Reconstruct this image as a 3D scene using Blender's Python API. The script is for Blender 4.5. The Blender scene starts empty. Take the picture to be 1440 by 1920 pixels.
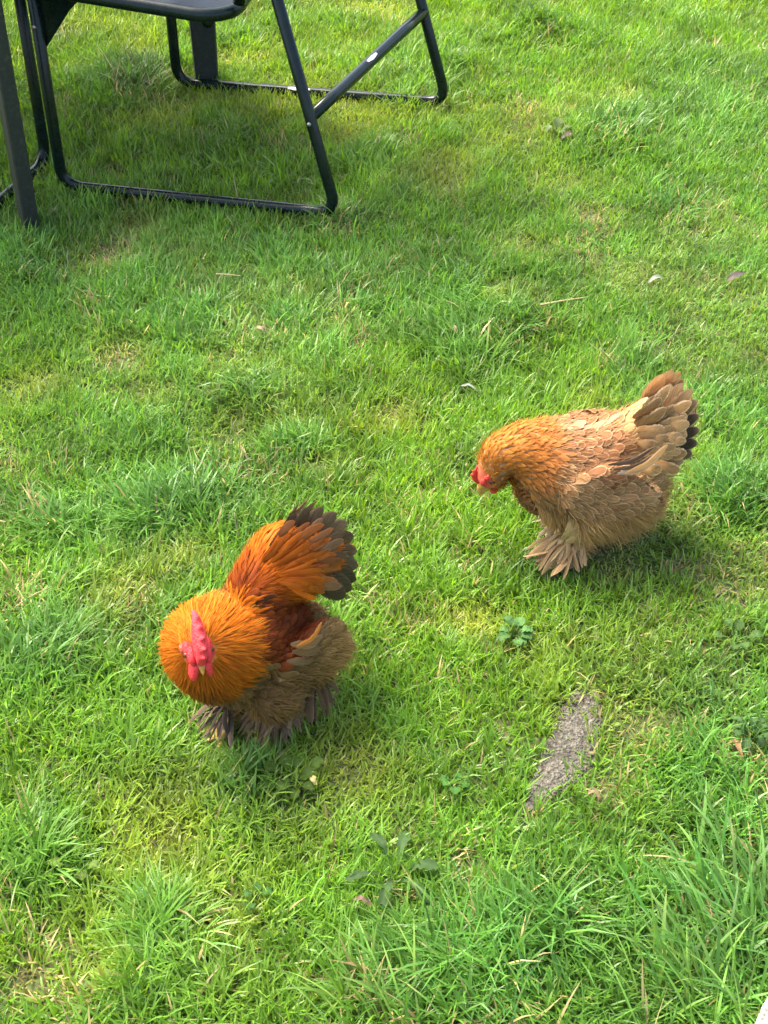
import bpy, bmesh, math, random
import numpy as np
from mathutils import Vector, Matrix
from mathutils.bvhtree import BVHTree

# ------------------------------------------------------------------ camera, sky, sun, exposure
F_PX, PITCH, CAM_H = 2770.0, 41.0, 1.45          # focal length in photo pixels (1440 x 1920)
SUN_EL, SUN_DIR = 60.0, (-0.70, 0.55)            # sun stands to the left, a little behind the birds
EXPOSURE = 2.18
sc = bpy.context.scene
col = sc.collection
cam = bpy.data.cameras.new("camera"); cam_o = bpy.data.objects.new("camera", cam); col.objects.link(cam_o)
cam.sensor_fit = 'VERTICAL'; cam.sensor_height = 36.0; cam.lens = 36.0 * F_PX / 1920.0
cam.clip_start = 0.05; cam.clip_end = 500
cam_o.location = (0, 0, CAM_H); cam_o.rotation_euler = (math.radians(90 - PITCH), 0, 0)
sc.camera = cam_o
world = bpy.data.worlds.new("World"); sc.world = world; world.use_nodes = True
wn = world.node_tree.nodes; bg = wn["Background"]
sky = wn.new("ShaderNodeTexSky"); sky.sky_type = 'NISHITA'; sky.sun_disc = False
sky.sun_elevation = math.radians(SUN_EL); sky.sun_rotation = math.atan2(SUN_DIR[0], SUN_DIR[1])
sky.dust_density = 5.0; sky.air_density = 0.8; sky.ozone_density = 0.6
world.node_tree.links.new(sky.outputs[0], bg.inputs[0]); bg.inputs[1].default_value = 0.15
sl = bpy.data.lights.new("sun", 'SUN'); sun = bpy.data.objects.new("sun", sl); col.objects.link(sun)
sl.energy = 2.1; sl.angle = math.radians(26); sl.color = (1.0, 0.92, 0.76)
_h = math.hypot(*SUN_DIR)
sd = Vector((SUN_DIR[0] / _h * math.cos(math.radians(SUN_EL)), SUN_DIR[1] / _h * math.cos(math.radians(SUN_EL)), math.sin(math.radians(SUN_EL))))
sun.rotation_euler = (-sd).to_track_quat('-Z', 'Y').to_euler(); sun.location = (-4, 4, 6)
sc.view_settings.view_transform = 'Standard'; sc.view_settings.look = 'None'
sc.view_settings.exposure = EXPOSURE; sc.view_settings.gamma = 1.0

rng = np.random.default_rng(11)
random.seed(4)

# ------------------------------------------------------------------ helpers
_t = math.radians(PITCH)
CF = np.array([0, math.cos(_t), -math.sin(_t)]); CU = np.array([0, math.sin(_t), math.cos(_t)]); CR = np.array([1.0, 0, 0]); CC = np.array([0, 0, CAM_H])
def ray(u, v): return CF + CR * (u - 720) / F_PX - CU * (v - 960) / F_PX
def px(u, v, z=0.0):
    d = ray(u, v); return CC + d * ((z - CAM_H) / d[2])
def project(P):
    q = np.asarray(P, float) - CC; w = q @ CF
    return np.stack([720 + F_PX * (q @ CR) / w, 960 - F_PX * (q @ CU) / w], -1)
def unit(a): return a / np.maximum(np.linalg.norm(a, axis=-1, keepdims=True), 1e-9)

class Noise:
    def __init__(s, seed, n=64): s.g = np.random.default_rng(seed).random((n, n)); s.n = n
    def __call__(s, x, y, scale):
        x = np.asarray(x) / scale + 31.7; y = np.asarray(y) / scale + 17.3
        i = np.floor(x).astype(int); j = np.floor(y).astype(int); fx = x - i; fy = y - j
        fx = fx * fx * (3 - 2 * fx); fy = fy * fy * (3 - 2 * fy); n = s.n
        g = lambda a, b: s.g[a % n, b % n]
        return (g(i, j) * (1 - fx) + g(i + 1, j) * fx) * (1 - fy) + (g(i, j + 1) * (1 - fx) + g(i + 1, j + 1) * fx) * fy
N1, N2, N3, N4, N5 = (Noise(k) for k in (1, 2, 3, 4, 5))
def ground_z(x, y):
    return 0.020 * (N1(x, y, 0.55) - 0.5) + 0.012 * (N2(x, y, 0.17) - 0.5)

def make_mesh(name, verts, faces, mat=None, attrs=None, smooth=True):
    """verts (N,3); faces: list of int arrays (n,3) and/or (n,4)"""
    me = bpy.data.meshes.new(name)
    verts = np.ascontiguousarray(verts, dtype=np.float32)
    faces = [np.ascontiguousarray(f, dtype=np.int32) for f in faces if len(f)]
    me.vertices.add(len(verts)); me.vertices.foreach_set('co', verts.ravel())
    tot = np.concatenate([np.full(len(f), f.shape[1], np.int32) for f in faces])
    idx = np.concatenate([f.ravel() for f in faces])
    me.loops.add(len(idx)); me.loops.foreach_set('vertex_index', idx)
    me.polygons.add(len(tot)); st = np.zeros(len(tot), np.int32); st[1:] = np.cumsum(tot)[:-1]
    me.polygons.foreach_set('loop_start', st); me.polygons.foreach_set('loop_total', tot)
    me.polygons.foreach_set('use_smooth', np.full(len(tot), smooth))
    for k, a in (attrs or {}).items():
        a = np.asarray(a, np.float32)
        if k == 'col':
            at = me.attributes.new('col', 'FLOAT_COLOR', 'POINT')
            at.data.foreach_set('color', np.concatenate([a, np.ones((len(a), 1), np.float32)], 1).ravel())
        else:
            at = me.attributes.new(k, 'FLOAT_VECTOR', 'POINT'); at.data.foreach_set('vector', a.ravel())
    me.update(); me.validate()
    if mat: me.materials.append(mat)
    return me
def link(name, me, parent=None, origin=None):
    o = bpy.data.objects.new(name, me); col.objects.link(o)
    if origin is not None:
        me.transform(Matrix.Translation(-Vector(origin)))
    if parent is not None: o.parent = parent
    elif origin is not None: o.location = origin
    return o
def tag(o, label=None, cat=None, group=None, kind=None):
    if label: o['label'] = label
    if cat: o['category'] = cat
    if group: o['group'] = group
    if kind: o['kind'] = kind
    return o
def thing(name, label, cat, loc, group=None):
    o = bpy.data.objects.new(name, None); col.objects.link(o); o.location = loc; o.empty_display_size = 0.05
    return tag(o, label, cat, group)

def grid_faces(n_items, K, M, off=0):
    k, m = np.meshgrid(np.arange(K - 1), np.arange(M - 1), indexing='ij')
    a = (k * M + m).ravel(); q = np.stack([a, a + 1, a + M + 1, a + M], 1)
    return (np.arange(n_items)[:, None, None] * (K * M) + q[None] + off).reshape(-1, 4)

def sheets(C, S, Nn, W, cols=(-1, -.55, 0, .55, 1), cup=0.15):
    """ribbon sheets: C centre (N,K,3), S side, Nn normal, W half width (N,K) -> verts, uv"""
    c = np.asarray(cols); N, K = W.shape; M = len(c)
    V = C[:, :, None, :] + S[:, :, None, :] * (W[:, :, None] * c)[..., None] - Nn[:, :, None, :] * (W[:, :, None] * cup * c ** 2)[..., None]
    v = np.broadcast_to(np.linspace(0, 1, K)[None, :, None], (N, K, M)); u = np.broadcast_to(c[None, None], (N, K, M))
    r = np.broadcast_to(rng.random(N)[:, None, None], (N, K, M))
    return V.reshape(N, K * M, 3), np.stack([u, v, r], -1).reshape(N, K * M, 3)

def tube_arrays(pts, r, n=12, caps=True, flat=1.0, side=None):
    P = np.asarray(pts, float); K = len(P)
    T = unit(np.gradient(P, axis=0)); r = np.broadcast_to(np.asarray(r, float), (K,))
    ref = np.asarray(side, float) if side is not None else np.array([0, 0, 1.0]) if abs(T[0, 2]) < .9 else np.array([1.0, 0, 0])
    a = unit(np.cross(T[0], ref)); A = []
    for k in range(K):
        a = unit(a - T[k] * (a @ T[k])); A.append(a)
    A = np.array(A); B = np.cross(T, A)
    th = np.linspace(0, 2 * math.pi, n, endpoint=False)
    V = P[:, None] + (A[:, None] * np.cos(th)[None, :, None] + B[:, None] * np.sin(th)[None, :, None] * flat) * r[:, None, None]
    V = V.reshape(-1, 3)
    i = np.arange(n); j = (i + 1) % n
    F = (np.arange(K - 1)[:, None, None] * n + np.stack([i, j, j + n, i + n], 1)[None]).reshape(-1, 4)
    tri = []
    if caps:
        V = np.concatenate([V, P[:1], P[-1:]]); c0, c1 = K * n, K * n + 1
        tri = np.concatenate([np.stack([j, i, np.full(n, c0)], 1), np.stack([i + (K - 1) * n, j + (K - 1) * n, np.full(n, c1)], 1)])
    return V, F, tri
def tube(name, pts, r, mat, parent=None, origin=None, n=12, flat=1.0, side=None):
    V, F, T = tube_arrays(pts, r, n, True, flat, side)
    return link(name, make_mesh(name, V, [F, T], mat), parent, origin)
def rounded(pts, rad, seg=7):
    P = [np.asarray(p, float) for p in pts]; out = [P[0]]
    for i in range(1, len(P) - 1):
        a, b, c = P[i - 1], P[i], P[i + 1]; d1 = unit(a - b); d2 = unit(c - b)
        p0, p1 = b + d1 * rad, b + d2 * rad
        for t in np.linspace(0, 1, seg): out.append((1 - t) ** 2 * p0 + 2 * t * (1 - t) * b + t * t * p1)
    return np.array(out + [P[-1]])
def densify(P, n):
    P = np.asarray(P, float); d = np.r_[0, np.cumsum(np.linalg.norm(np.diff(P, axis=0), axis=1))]; s = np.linspace(0, d[-1], n)
    return np.stack([np.interp(s, d, P[:, k]) for k in range(3)], 1)
def smoothpath(P, n):
    """Catmull-Rom through points"""
    P = np.asarray(P, float); Q = np.vstack([2 * P[0] - P[1], P, 2 * P[-1] - P[-2]]); out = []
    m = len(P) - 1
    for s in np.linspace(0, m - 1e-6, n):
        i = int(s); t = s - i; a, b, c, d = Q[i:i + 4]
        out.append(.5 * (2 * b + (c - a) * t + (2 * a - 5 * b + 4 * c - d) * t * t + (3 * b - a - 3 * c + d) * t ** 3))
    return np.array(out)

# ------------------------------------------------------------------ materials
def new_mat(name):
    m = bpy.data.materials.new(name); m.use_nodes = True; nt = m.node_tree
    return m, nt, nt.nodes, nt.links, nt.nodes["Principled BSDF"]
def mat_plain(name, c, rough=.5, metal=0.0, noise=0.0, nscale=30, bump=0.0, c2=None):
    m, nt, n, l, b = new_mat(name)
    b.inputs['Base Color'].default_value = (*c, 1); b.inputs['Roughness'].default_value = rough; b.inputs['Metallic'].default_value = metal
    if noise or bump:
        tc = n.new('ShaderNodeTexCoord'); tx = n.new('ShaderNodeTexNoise'); tx.inputs['Scale'].default_value = nscale; tx.inputs['Detail'].default_value = 6
        l.new(tc.outputs['Object'], tx.inputs['Vector'])
        if noise:
            r = n.new('ShaderNodeValToRGB'); r.color_ramp.elements[0].position = .5 - .25; r.color_ramp.elements[1].position = .5 + .25
            c2 = c2 or tuple(x * (1 - noise) for x in c)
            r.color_ramp.elements[0].color = (*c2, 1); r.color_ramp.elements[1].color = (*c, 1)
            l.new(tx.outputs[0], r.inputs[0]); l.new(r.outputs[0], b.inputs['Base Color'])
        if bump:
            bp = n.new('ShaderNodeBump'); bp.inputs['Strength'].default_value = bump; bp.inputs['Distance'].default_value = .004
            l.new(tx.outputs[0], bp.inputs['Height']); l.new(bp.outputs[0], b.inputs['Normal'])
    return m
def mat_leaf(name, trans=.35, rough=.45, spec=.5, streak=0.12):
    m, nt, n, l, b = new_mat(name)
    at = n.new('ShaderNodeAttribute'); at.attribute_name = 'col'
    b.inputs['Roughness'].default_value = rough; b.inputs['Specular IOR Level'].default_value = spec
    l.new(at.outputs['Color'], b.inputs['Base Color'])
    tr = n.new('ShaderNodeBsdfTranslucent'); mx = n.new('ShaderNodeMixShader'); mx.inputs[0].default_value = trans
    hs = n.new('ShaderNodeHueSaturation'); hs.inputs['Value'].default_value = 1.7; hs.inputs['Hue'].default_value = .485; hs.inputs['Saturation'].default_value = 1.05
    l.new(at.outputs['Color'], hs.inputs['Color']); l.new(hs.outputs[0], tr.inputs['Color'])
    l.new(b.outputs[0], mx.inputs[1]); l.new(tr.outputs[0], mx.inputs[2]); l.new(mx.outputs[0], n['Material Output'].inputs[0])
    return m
def mat_feather(name, fringe=.35, rough=.6, trans=.18):
    """vertex colour with barb streaks, a pale shaft and a ragged barb edge"""
    m, nt, n, l, b = new_mat(name)
    at = n.new('ShaderNodeAttribute'); at.attribute_name = 'col'
    fu = n.new('ShaderNodeAttribute'); fu.attribute_name = 'fuv'
    sp = n.new('ShaderNodeSeparateXYZ'); l.new(fu.outputs['Vector'], sp.inputs[0])
    def mth(op, a, b_=None, c=None):
        q = n.new('ShaderNodeMath'); q.operation = op
        for i, x in enumerate((a, b_, c)):
            if x is None: continue
            if isinstance(x, (int, float)): q.inputs[i].default_value = x
            else: l.new(x, q.inputs[i])
        return q.outputs[0]
    au = mth('ABSOLUTE', sp.outputs[0]); bar = mth('MULTIPLY_ADD', au, -.45, sp.outputs[1])
    cx = n.new('ShaderNodeCombineXYZ'); l.new(mth('MULTIPLY', bar, 26.0), cx.inputs[0]); l.new(mth('MULTIPLY', au, 1.3), cx.inputs[1]); l.new(mth('MULTIPLY', sp.outputs[2], 97.0), cx.inputs[2])
    tx = n.new('ShaderNodeTexNoise'); tx.inputs['Scale'].default_value = 1.0; tx.inputs['Detail'].default_value = 3; l.new(cx.outputs[0], tx.inputs['Vector'])
    mr = n.new('ShaderNodeMapRange'); mr.inputs[1].default_value = .3; mr.inputs[2].default_value = .7; mr.inputs[3].default_value = .62; mr.inputs[4].default_value = 1.30
    l.new(tx.outputs[0], mr.inputs[0])
    vm = n.new('ShaderNodeVectorMath'); vm.operation = 'SCALE'; l.new(at.outputs['Color'], vm.inputs[0]); l.new(mr.outputs[0], vm.inputs['Scale'])
    l.new(vm.outputs[0], b.inputs['Base Color'])
    b.inputs['Roughness'].default_value = rough; b.inputs['Specular IOR Level'].default_value = .12
    tr = n.new('ShaderNodeBsdfTranslucent'); l.new(vm.outputs[0], tr.inputs['Color'])
    mx = n.new('ShaderNodeMixShader'); mx.inputs[0].default_value = trans; l.new(b.outputs[0], mx.inputs[1]); l.new(tr.outputs[0], mx.inputs[2])
    out = mx.outputs[0]
    if fringe:
        # barbs part from each other towards the rim: |u| + noise beyond the limit is open air
        lim = mth('MULTIPLY_ADD', tx.outputs[0], 1.5 * fringe, au)
        gap = mth('GREATER_THAN', lim, 1.0 + .55 * fringe)
        tp = n.new('ShaderNodeBsdfTransparent'); m2 = n.new('ShaderNodeMixShader'); l.new(gap, m2.inputs[0]); l.new(out, m2.inputs[1]); l.new(tp.outputs[0], m2.inputs[2]); out = m2.outputs[0]
    l.new(out, n['Material Output'].inputs[0])
    return m
def mat_vcol(name, rough=.7, nscale=120, bump=.3, spec=.3, sss=0.0):
    m, nt, n, l, b = new_mat(name)
    at = n.new('ShaderNodeAttribute'); at.attribute_name = 'col'
    tc = n.new('ShaderNodeTexCoord'); tx = n.new('ShaderNodeTexNoise'); tx.inputs['Scale'].default_value = nscale; tx.inputs['Detail'].default_value = 5; l.new(tc.outputs['Object'], tx.inputs['Vector'])
    mr = n.new('ShaderNodeMapRange'); mr.inputs[1].default_value = .3; mr.inputs[2].default_value = .7; mr.inputs[3].default_value = .75; mr.inputs[4].default_value = 1.2; l.new(tx.outputs[0], mr.inputs[0])
    vm = n.new('ShaderNodeVectorMath'); vm.operation = 'SCALE'; l.new(at.outputs['Color'], vm.inputs[0]); l.new(mr.outputs[0], vm.inputs['Scale']); l.new(vm.outputs[0], b.inputs['Base Color'])
    bp = n.new('ShaderNodeBump'); bp.inputs['Strength'].default_value = bump; bp.inputs['Distance'].default_value = .002; l.new(tx.outputs[0], bp.inputs['Height']); l.new(bp.outputs[0], b.inputs['Normal'])
    b.inputs['Roughness'].default_value = rough; b.inputs['Specular IOR Level'].default_value = spec
    if sss: b.inputs['Subsurface Weight'].default_value = sss; b.inputs['Subsurface Radius'].default_value = (.004, .001, .001); b.inputs['Subsurface Scale'].default_value = 1.0
    return m
M_GRASS = mat_leaf('grass_blades', .38, .42, .45)
M_WEED = mat_leaf('weed_leaves', .25, .65, .12)
M_STRAW = mat_leaf('straw', .15, .6, .3)
M_FEATHER = mat_feather('feathers', fringe=.55)
M_HACKLE = mat_feather('hackle_feathers', fringe=.0, rough=.5, trans=.22)
M_DOWN = mat_feather('down', fringe=0, rough=.8, trans=.35)
M_BODY = mat_vcol('bird_body')
M_COMB = mat_vcol('comb_skin', .6, 520, 1.0, .3, .12)
M_HORN = mat_vcol('beak_horn', .4, 200, .15, .45)
M_EYE = mat_plain('bird_eye', (.10, .025, .006), .12)
M_PUPIL = mat_plain('bird_pupil', (.004, .004, .004), .08)

# ground soil and thatch
m, nt, n, l, b = new_mat('soil_and_thatch'); M_SOIL = m
tc = n.new('ShaderNodeTexCoord')
def ntex(sc_, det=6):
    t = n.new('ShaderNodeTexNoise'); t.inputs['Scale'].default_value = sc_; t.inputs['Detail'].default_value = det; l.new(tc.outputs['Object'], t.inputs['Vector']); return t
def ramp(src, stops):
    r = n.new('ShaderNodeValToRGB'); e = r.color_ramp.elements
    e[0].position, e[0].color = stops[0][0], (*stops[0][1], 1); e[1].position, e[1].color = stops[-1][0], (*stops[-1][1], 1)
    for p, c in stops[1:-1]: q = e.new(p); q.color = (*c, 1)
    l.new(src, r.inputs[0]); return r
t1 = ntex(9); t2 = ntex(160)
r1 = ramp(t1.outputs[0], [(.35, (.045, .075, .015)), (.5, (.070, .090, .022)), (.66, (.105, .095, .038))])
r2 = ramp(t2.outputs[0], [(.3, (.45, .45, .45)), (.7, (1.4, 1.4, 1.4))])
mm = n.new('ShaderNodeMix'); mm.data_type = 'RGBA'; mm.blend_type = 'MULTIPLY'; mm.inputs[0].default_value = 1
l.new(r1.outputs[0], mm.inputs[6]); l.new(r2.outputs[0], mm.inputs[7]); l.new(mm.outputs[2], b.inputs['Base Color'])
b.inputs['Roughness'].default_value = .95
bp = n.new('ShaderNodeBump'); bp.inputs['Strength'].default_value = .8; bp.inputs['Distance'].default_value = .006; l.new(t2.outputs[0], bp.inputs['Height']); l.new(bp.outputs[0], b.inputs['Normal'])

def mat_stone(name, stops, sc1, sc2):
    global n, l, tc
    m, nt, n, l, b = new_mat(name); tc = n.new('ShaderNodeTexCoord')
    a = ntex(sc1, 4); c = ntex(sc2, 8); v = n.new('ShaderNodeTexVoronoi'); v.inputs['Scale'].default_value = sc2 * 1.6; l.new(tc.outputs['Object'], v.inputs['Vector'])
    r = ramp(c.outputs[0], stops); r3 = ramp(a.outputs[0], [(.3, (.62, .60, .55)), (.7, (1.15, 1.15, 1.12))])
    mm = n.new('ShaderNodeMix'); mm.data_type = 'RGBA'; mm.blend_type = 'MULTIPLY'; mm.inputs[0].default_value = 1
    l.new(r.outputs[0], mm.inputs[6]); l.new(r3.outputs[0], mm.inputs[7]); l.new(mm.outputs[2], b.inputs['Base Color']); b.inputs['Roughness'].default_value = .9
    ad = n.new('ShaderNodeMath'); ad.operation = 'ADD'; l.new(c.outputs[0], ad.inputs[0]); l.new(v.outputs[0], ad.inputs[1])
    bp = n.new('ShaderNodeBump'); bp.inputs['Strength'].default_value = .9; bp.inputs['Distance'].default_value = .004; l.new(ad.outputs[0], bp.inputs['Height']); l.new(bp.outputs[0], b.inputs['Normal'])
    return m
M_SLAB = mat_stone('weathered_slab', [(.36, (.046, .041, .031)), (.48, (.086, .078, .060)), (.58, (.125, .114, .090)), (.72, (.20, .182, .148))], 14, 190)
M_KERB = mat_stone('pale_kerb_stone', [(.34, (.11, .10, .085)), (.44, (.30, .28, .25)), (.6, (.46, .44, .40))], 30, 90)
M_GRIT = mat_plain('grit', (.15, .132, .10), .9, 0, .85, 260)

m, nt, n, l, b = new_mat('black_powder_coat'); M_METAL = m; tc = n.new('ShaderNodeTexCoord')
t = ntex(60); r = ramp(t.outputs[0], [(.35, (.003, .008, .006)), (.66, (.006, .014, .011))]); l.new(r.outputs[0], b.inputs['Base Color'])
t3 = ntex(25); r = ramp(t3.outputs[0], [(.3, (.16,) * 3), (.7, (.30,) * 3)]); l.new(r.outputs[0], b.inputs['Roughness']); b.inputs['Specular IOR Level'].default_value = .26
m, nt, n, l, b = new_mat('worn_dark_steel'); M_LEG = m; tc = n.new('ShaderNodeTexCoord')
t = ntex(120); r = ramp(t.outputs[0], [(.35, (.009, .012, .010)), (.60, (.016, .020, .017)), (.74, (.045, .034, .022))]); l.new(r.outputs[0], b.inputs['Base Color']); b.inputs['Roughness'].default_value = .6
M_SEAT = mat_plain('blue_black_sheet_metal', (.010, .017, .026), .32, 0, .3, 40)
M_SCREW = mat_plain('zinc_screw', (.30, .30, .29), .4, .9)
M_CHIP = mat_plain('bare_metal_chip', (.75, .76, .74), .4, .3)

# ------------------------------------------------------------------ ground
def axis(lo, hi, fine_lo, fine_hi, step):
    a = np.arange(fine_lo, fine_hi + 1e-6, step)
    return np.r_[lo, lo * .5 + fine_lo * .5, fine_lo - 3, fine_lo - 1, a, fine_hi + 1, fine_hi + 3, hi * .5 + fine_hi * .5, hi]
gx = axis(-80, 80, -2.6, 2.6, .03); gy = axis(-80, 120, .3, 5.2, .03)
GX, GY = np.meshgrid(gx, gy, indexing='ij')
inside = (np.abs(GX) < 2.7) & (GY > .2) & (GY < 5.3)
V = np.stack([GX, GY, np.where(inside, ground_z(GX, GY), -.004)], -1).reshape(-1, 3)
g = link('ground', make_mesh('ground', V, [grid_faces(1, len(gx), len(gy))[:, ::-1]], M_SOIL)); tag(g, kind='structure')

# ------------------------------------------------------------------ lawn: where grass grows, how long, what colour
SLAB_PX = [(1075, 1322), (1112, 1330), (1113, 1385), (1100, 1440), (1068, 1470), (1038, 1500), (1000, 1520), (978, 1528), (992, 1490), (1012, 1450), (1030, 1400), (1048, 1358)]
SLAB = np.array([px(*p)[:2] for p in SLAB_PX]); SLAB = SLAB + (SLAB - SLAB.mean(0)) * .10
KERB = np.array([px(*p)[:2] for p in [(1456, 1828), (1398, 1975), (1430, 2100), (1710, 2040), (1650, 1820)]])
def inside_poly(P, poly):
    x, y = P[:, 0], P[:, 1]; r = np.zeros(len(P), bool)
    for i in range(len(poly)):
        (x0, y0), (x1, y1) = poly[i - 1], poly[i]
        c = ((y0 > y) != (y1 > y)) & (x < (x1 - x0) * (y - y0) / (y1 - y0 + 1e-12) + x0); r ^= c
    return r
def blob(P, u, v, r_px):
    """0..1 soft disc on the ground around a photo pixel"""
    c = px(u, v); s = F_PX / ((c - CC) @ CF); d = np.hypot(P[:, 0] - c[0], (P[:, 1] - c[1])) * s / r_px
    return np.exp(-d * d * 1.4)
LUSH = [(380, 950, 100), (300, 990, 60), (880, 660, 110), (960, 600, 80), (60, 1240, 90), (480, 740, 70), (640, 410, 60), (1150, 260, 110), (1250, 380, 90), (700, 300, 80),
        (60, 1620, 120), (290, 1720, 90), (820, 1810, 150), (1000, 1760, 120), (1350, 1740, 140), (1400, 1850, 130), (1180, 690, 60), (560, 850, 60), (60, 520, 90), (700, 1850, 90), (450, 1480, 60), (250, 150, 90), (90, 980, 80), (1000, 60, 120), (1380, 950, 110)]
YELLOW = [(225, 670, 85), (285, 745, 60), (70, 720, 70), (190, 490, 80), (1110, 400, 45), (1170, 190, 50), (600, 885, 45), (350, 1040, 80), (740, 790, 70), (60, 1840, 60), (190, 1830, 60), (890, 1180, 80), (260, 420, 60), (1190, 520, 90), (940, 560, 60), (220, 1120, 120), (980, 460, 60), (1150, 1060, 60), (520, 1260, 80), (640, 1450, 100)]
DRY = [(225, 680, 40), (50, 1845, 45), (870, 1632, 50), (1095, 1318, 30), (985, 1555, 28), (990, 1640, 20), (1290, 395, 35), (490, 620, 18), (1110, 1490, 22), (215, 480, 45), (600, 890, 25), (1230, 1370, 20), (1380, 1410, 30), (70, 965, 40), (590, 1270, 50), (215, 330, 30), (640, 430, 40), (1100, 405, 25), (1065, 260, 20)]
FOOT = [(430, 1385, 60), (515, 1395, 60), (600, 1320, 60), (1045, 1068, 55), (1120, 1020, 90), (1190, 1010, 70), (470, 1330, 90), (1060, 1000, 50)]
def fields(P):
    x, y = P[:, 0], P[:, 1]
    lush = .42 * N1(x + 3, y, .33) + .33 * N2(x, y + 5, .12) + .25 * N5(x + 4, y + 2, .055)
    lush = np.clip((lush - .43) * 2.9, -.7, 1.0) * .62
    for q in LUSH: lush += .75 * blob(P, *q)
    yel = np.clip((.6 * N3(x, y, .28) + .4 * N4(x, y, .1) - .50) * 2.4, 0, 1) * .9
    for q in YELLOW: yel += 1.1 * blob(P, *q)
    dry = np.clip((N5(x, y, .09) * .6 + .4 * N2(x, y, .05) - .60) * 3, 0, 1) * .5
    for q in DRY: dry += .95 * blob(P, *q)
    foot = np.zeros(len(P))
    for q in FOOT: foot = np.maximum(foot, blob(P, *q))
    yel = np.clip(yel - .6 * np.clip(lush, 0, 1), 0, 1)
    return np.clip(lush, -.4, 1.15), yel, np.clip(dry, 0, 1), foot

def blade_arrays(root, az, lean, bend, L, W, C, segs=3, tipmix=None):
    N = len(root); t = np.linspace(0, 1, segs + 1); dl = (L / segs)[:, None]
    ang = lean[:, None] + bend[:, None] * (t[:-1] + .5 / segs)[None]
    ang = np.minimum(ang, 1.95)
    h = np.cumsum(np.concatenate([np.zeros((N, 1)), np.sin(ang) * dl], 1), 1); z = np.cumsum(np.concatenate([np.zeros((N, 1)), np.cos(ang) * dl], 1), 1)
    sway = rng.normal(0, .10, N)[:, None] * L[:, None] * t[None] ** 2
    ca, sa = np.cos(az)[:, None], np.sin(az)[:, None]
    P = np.stack([root[:, 0:1] + h * ca - sway * sa, root[:, 1:2] + h * sa + sway * ca, root[:, 2:3] + z], -1)
    tw = rng.normal(0, .5, N)[:, None] + np.linspace(0, 1, segs + 1)[None] * rng.normal(0, .5, N)[:, None]
    # side vector turns about the blade's own direction
    s0 = np.stack([-sa + 0 * tw, ca + 0 * tw, 0 * tw], -1); up = np.array([0, 0, 1.0])
    S = s0 * np.cos(tw)[..., None] + (np.stack([ca + 0 * tw, sa + 0 * tw, 0 * tw], -1) * .6 + up * .35) * np.sin(tw)[..., None]
    wp = np.interp(t, [0, .25, .6, .85, 1], [.75, 1, .85, .5, .04])
    Wk = W[:, None] * wp[None]
    A = P[:, :-1] - S[:, :-1] * Wk[:, :-1, None]; B = P[:, :-1] + S[:, :-1] * Wk[:, :-1, None]
    V = np.empty((N, 2 * segs + 1, 3)); V[:, 0:2 * segs:2] = A; V[:, 1:2 * segs:2] = B; V[:, -1] = P[:, -1]
    q = np.array([[2 * k, 2 * k + 1, 2 * k + 3, 2 * k + 2] for k in range(segs - 1)]).reshape(-1, 4)
    base = np.arange(N)[:, None, None] * (2 * segs + 1)
    Fq = (base + q[None]).reshape(-1, 4); Ft = (base[:, 0] + np.array([2 * segs - 2, 2 * segs - 1, 2 * segs])[None]).reshape(-1, 3)
    tv = np.r_[np.repeat(t[:-1], 2), 1.0]
    CC_ = C[:, None, :] * np.ones((1, 2 * segs + 1, 1))
    pale = np.array([.16, .19, .06])       # blade bases are pale and straw-like
    k = np.clip(.35 - tv, 0, 1)[None, :, None] * 1.1
    CC_ = CC_ * (1 - k) + pale * k
    if tipmix is not None:
        k = (np.clip(tv - .6, 0, 1) / .4)[None, :, None] * tipmix[:, None, None]; CC_ = CC_ * (1 - k) + np.array([.42, .34, .13]) * k
    return V.reshape(-1, 3), Fq, Ft, CC_.reshape(-1, 3)
def blade_mesh(name, root, az, lean, bend, L, W, C, segs=3, tipmix=None, split=None):
    if split is None: V, Fq, Ft, c = blade_arrays(root, az, lean, bend, L, W, C, segs, tipmix)
    else:            # blades farther off are made of fewer pieces
        a, b_ = (blade_arrays(*(q[m] for q in (root, az, lean, bend, L, W, C)), sg, tipmix[m]) for m, sg in ((split, segs), (~split, segs - 1)))
        V = np.vstack([a[0], b_[0]]); Fq = np.vstack([a[1], b_[1] + len(a[0])]); Ft = np.vstack([a[2], b_[2] + len(a[0])]); c = np.vstack([a[3], b_[3]])
    return make_mesh(name, V, [Fq, Ft], M_GRASS, {'col': c}, smooth=True)

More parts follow.
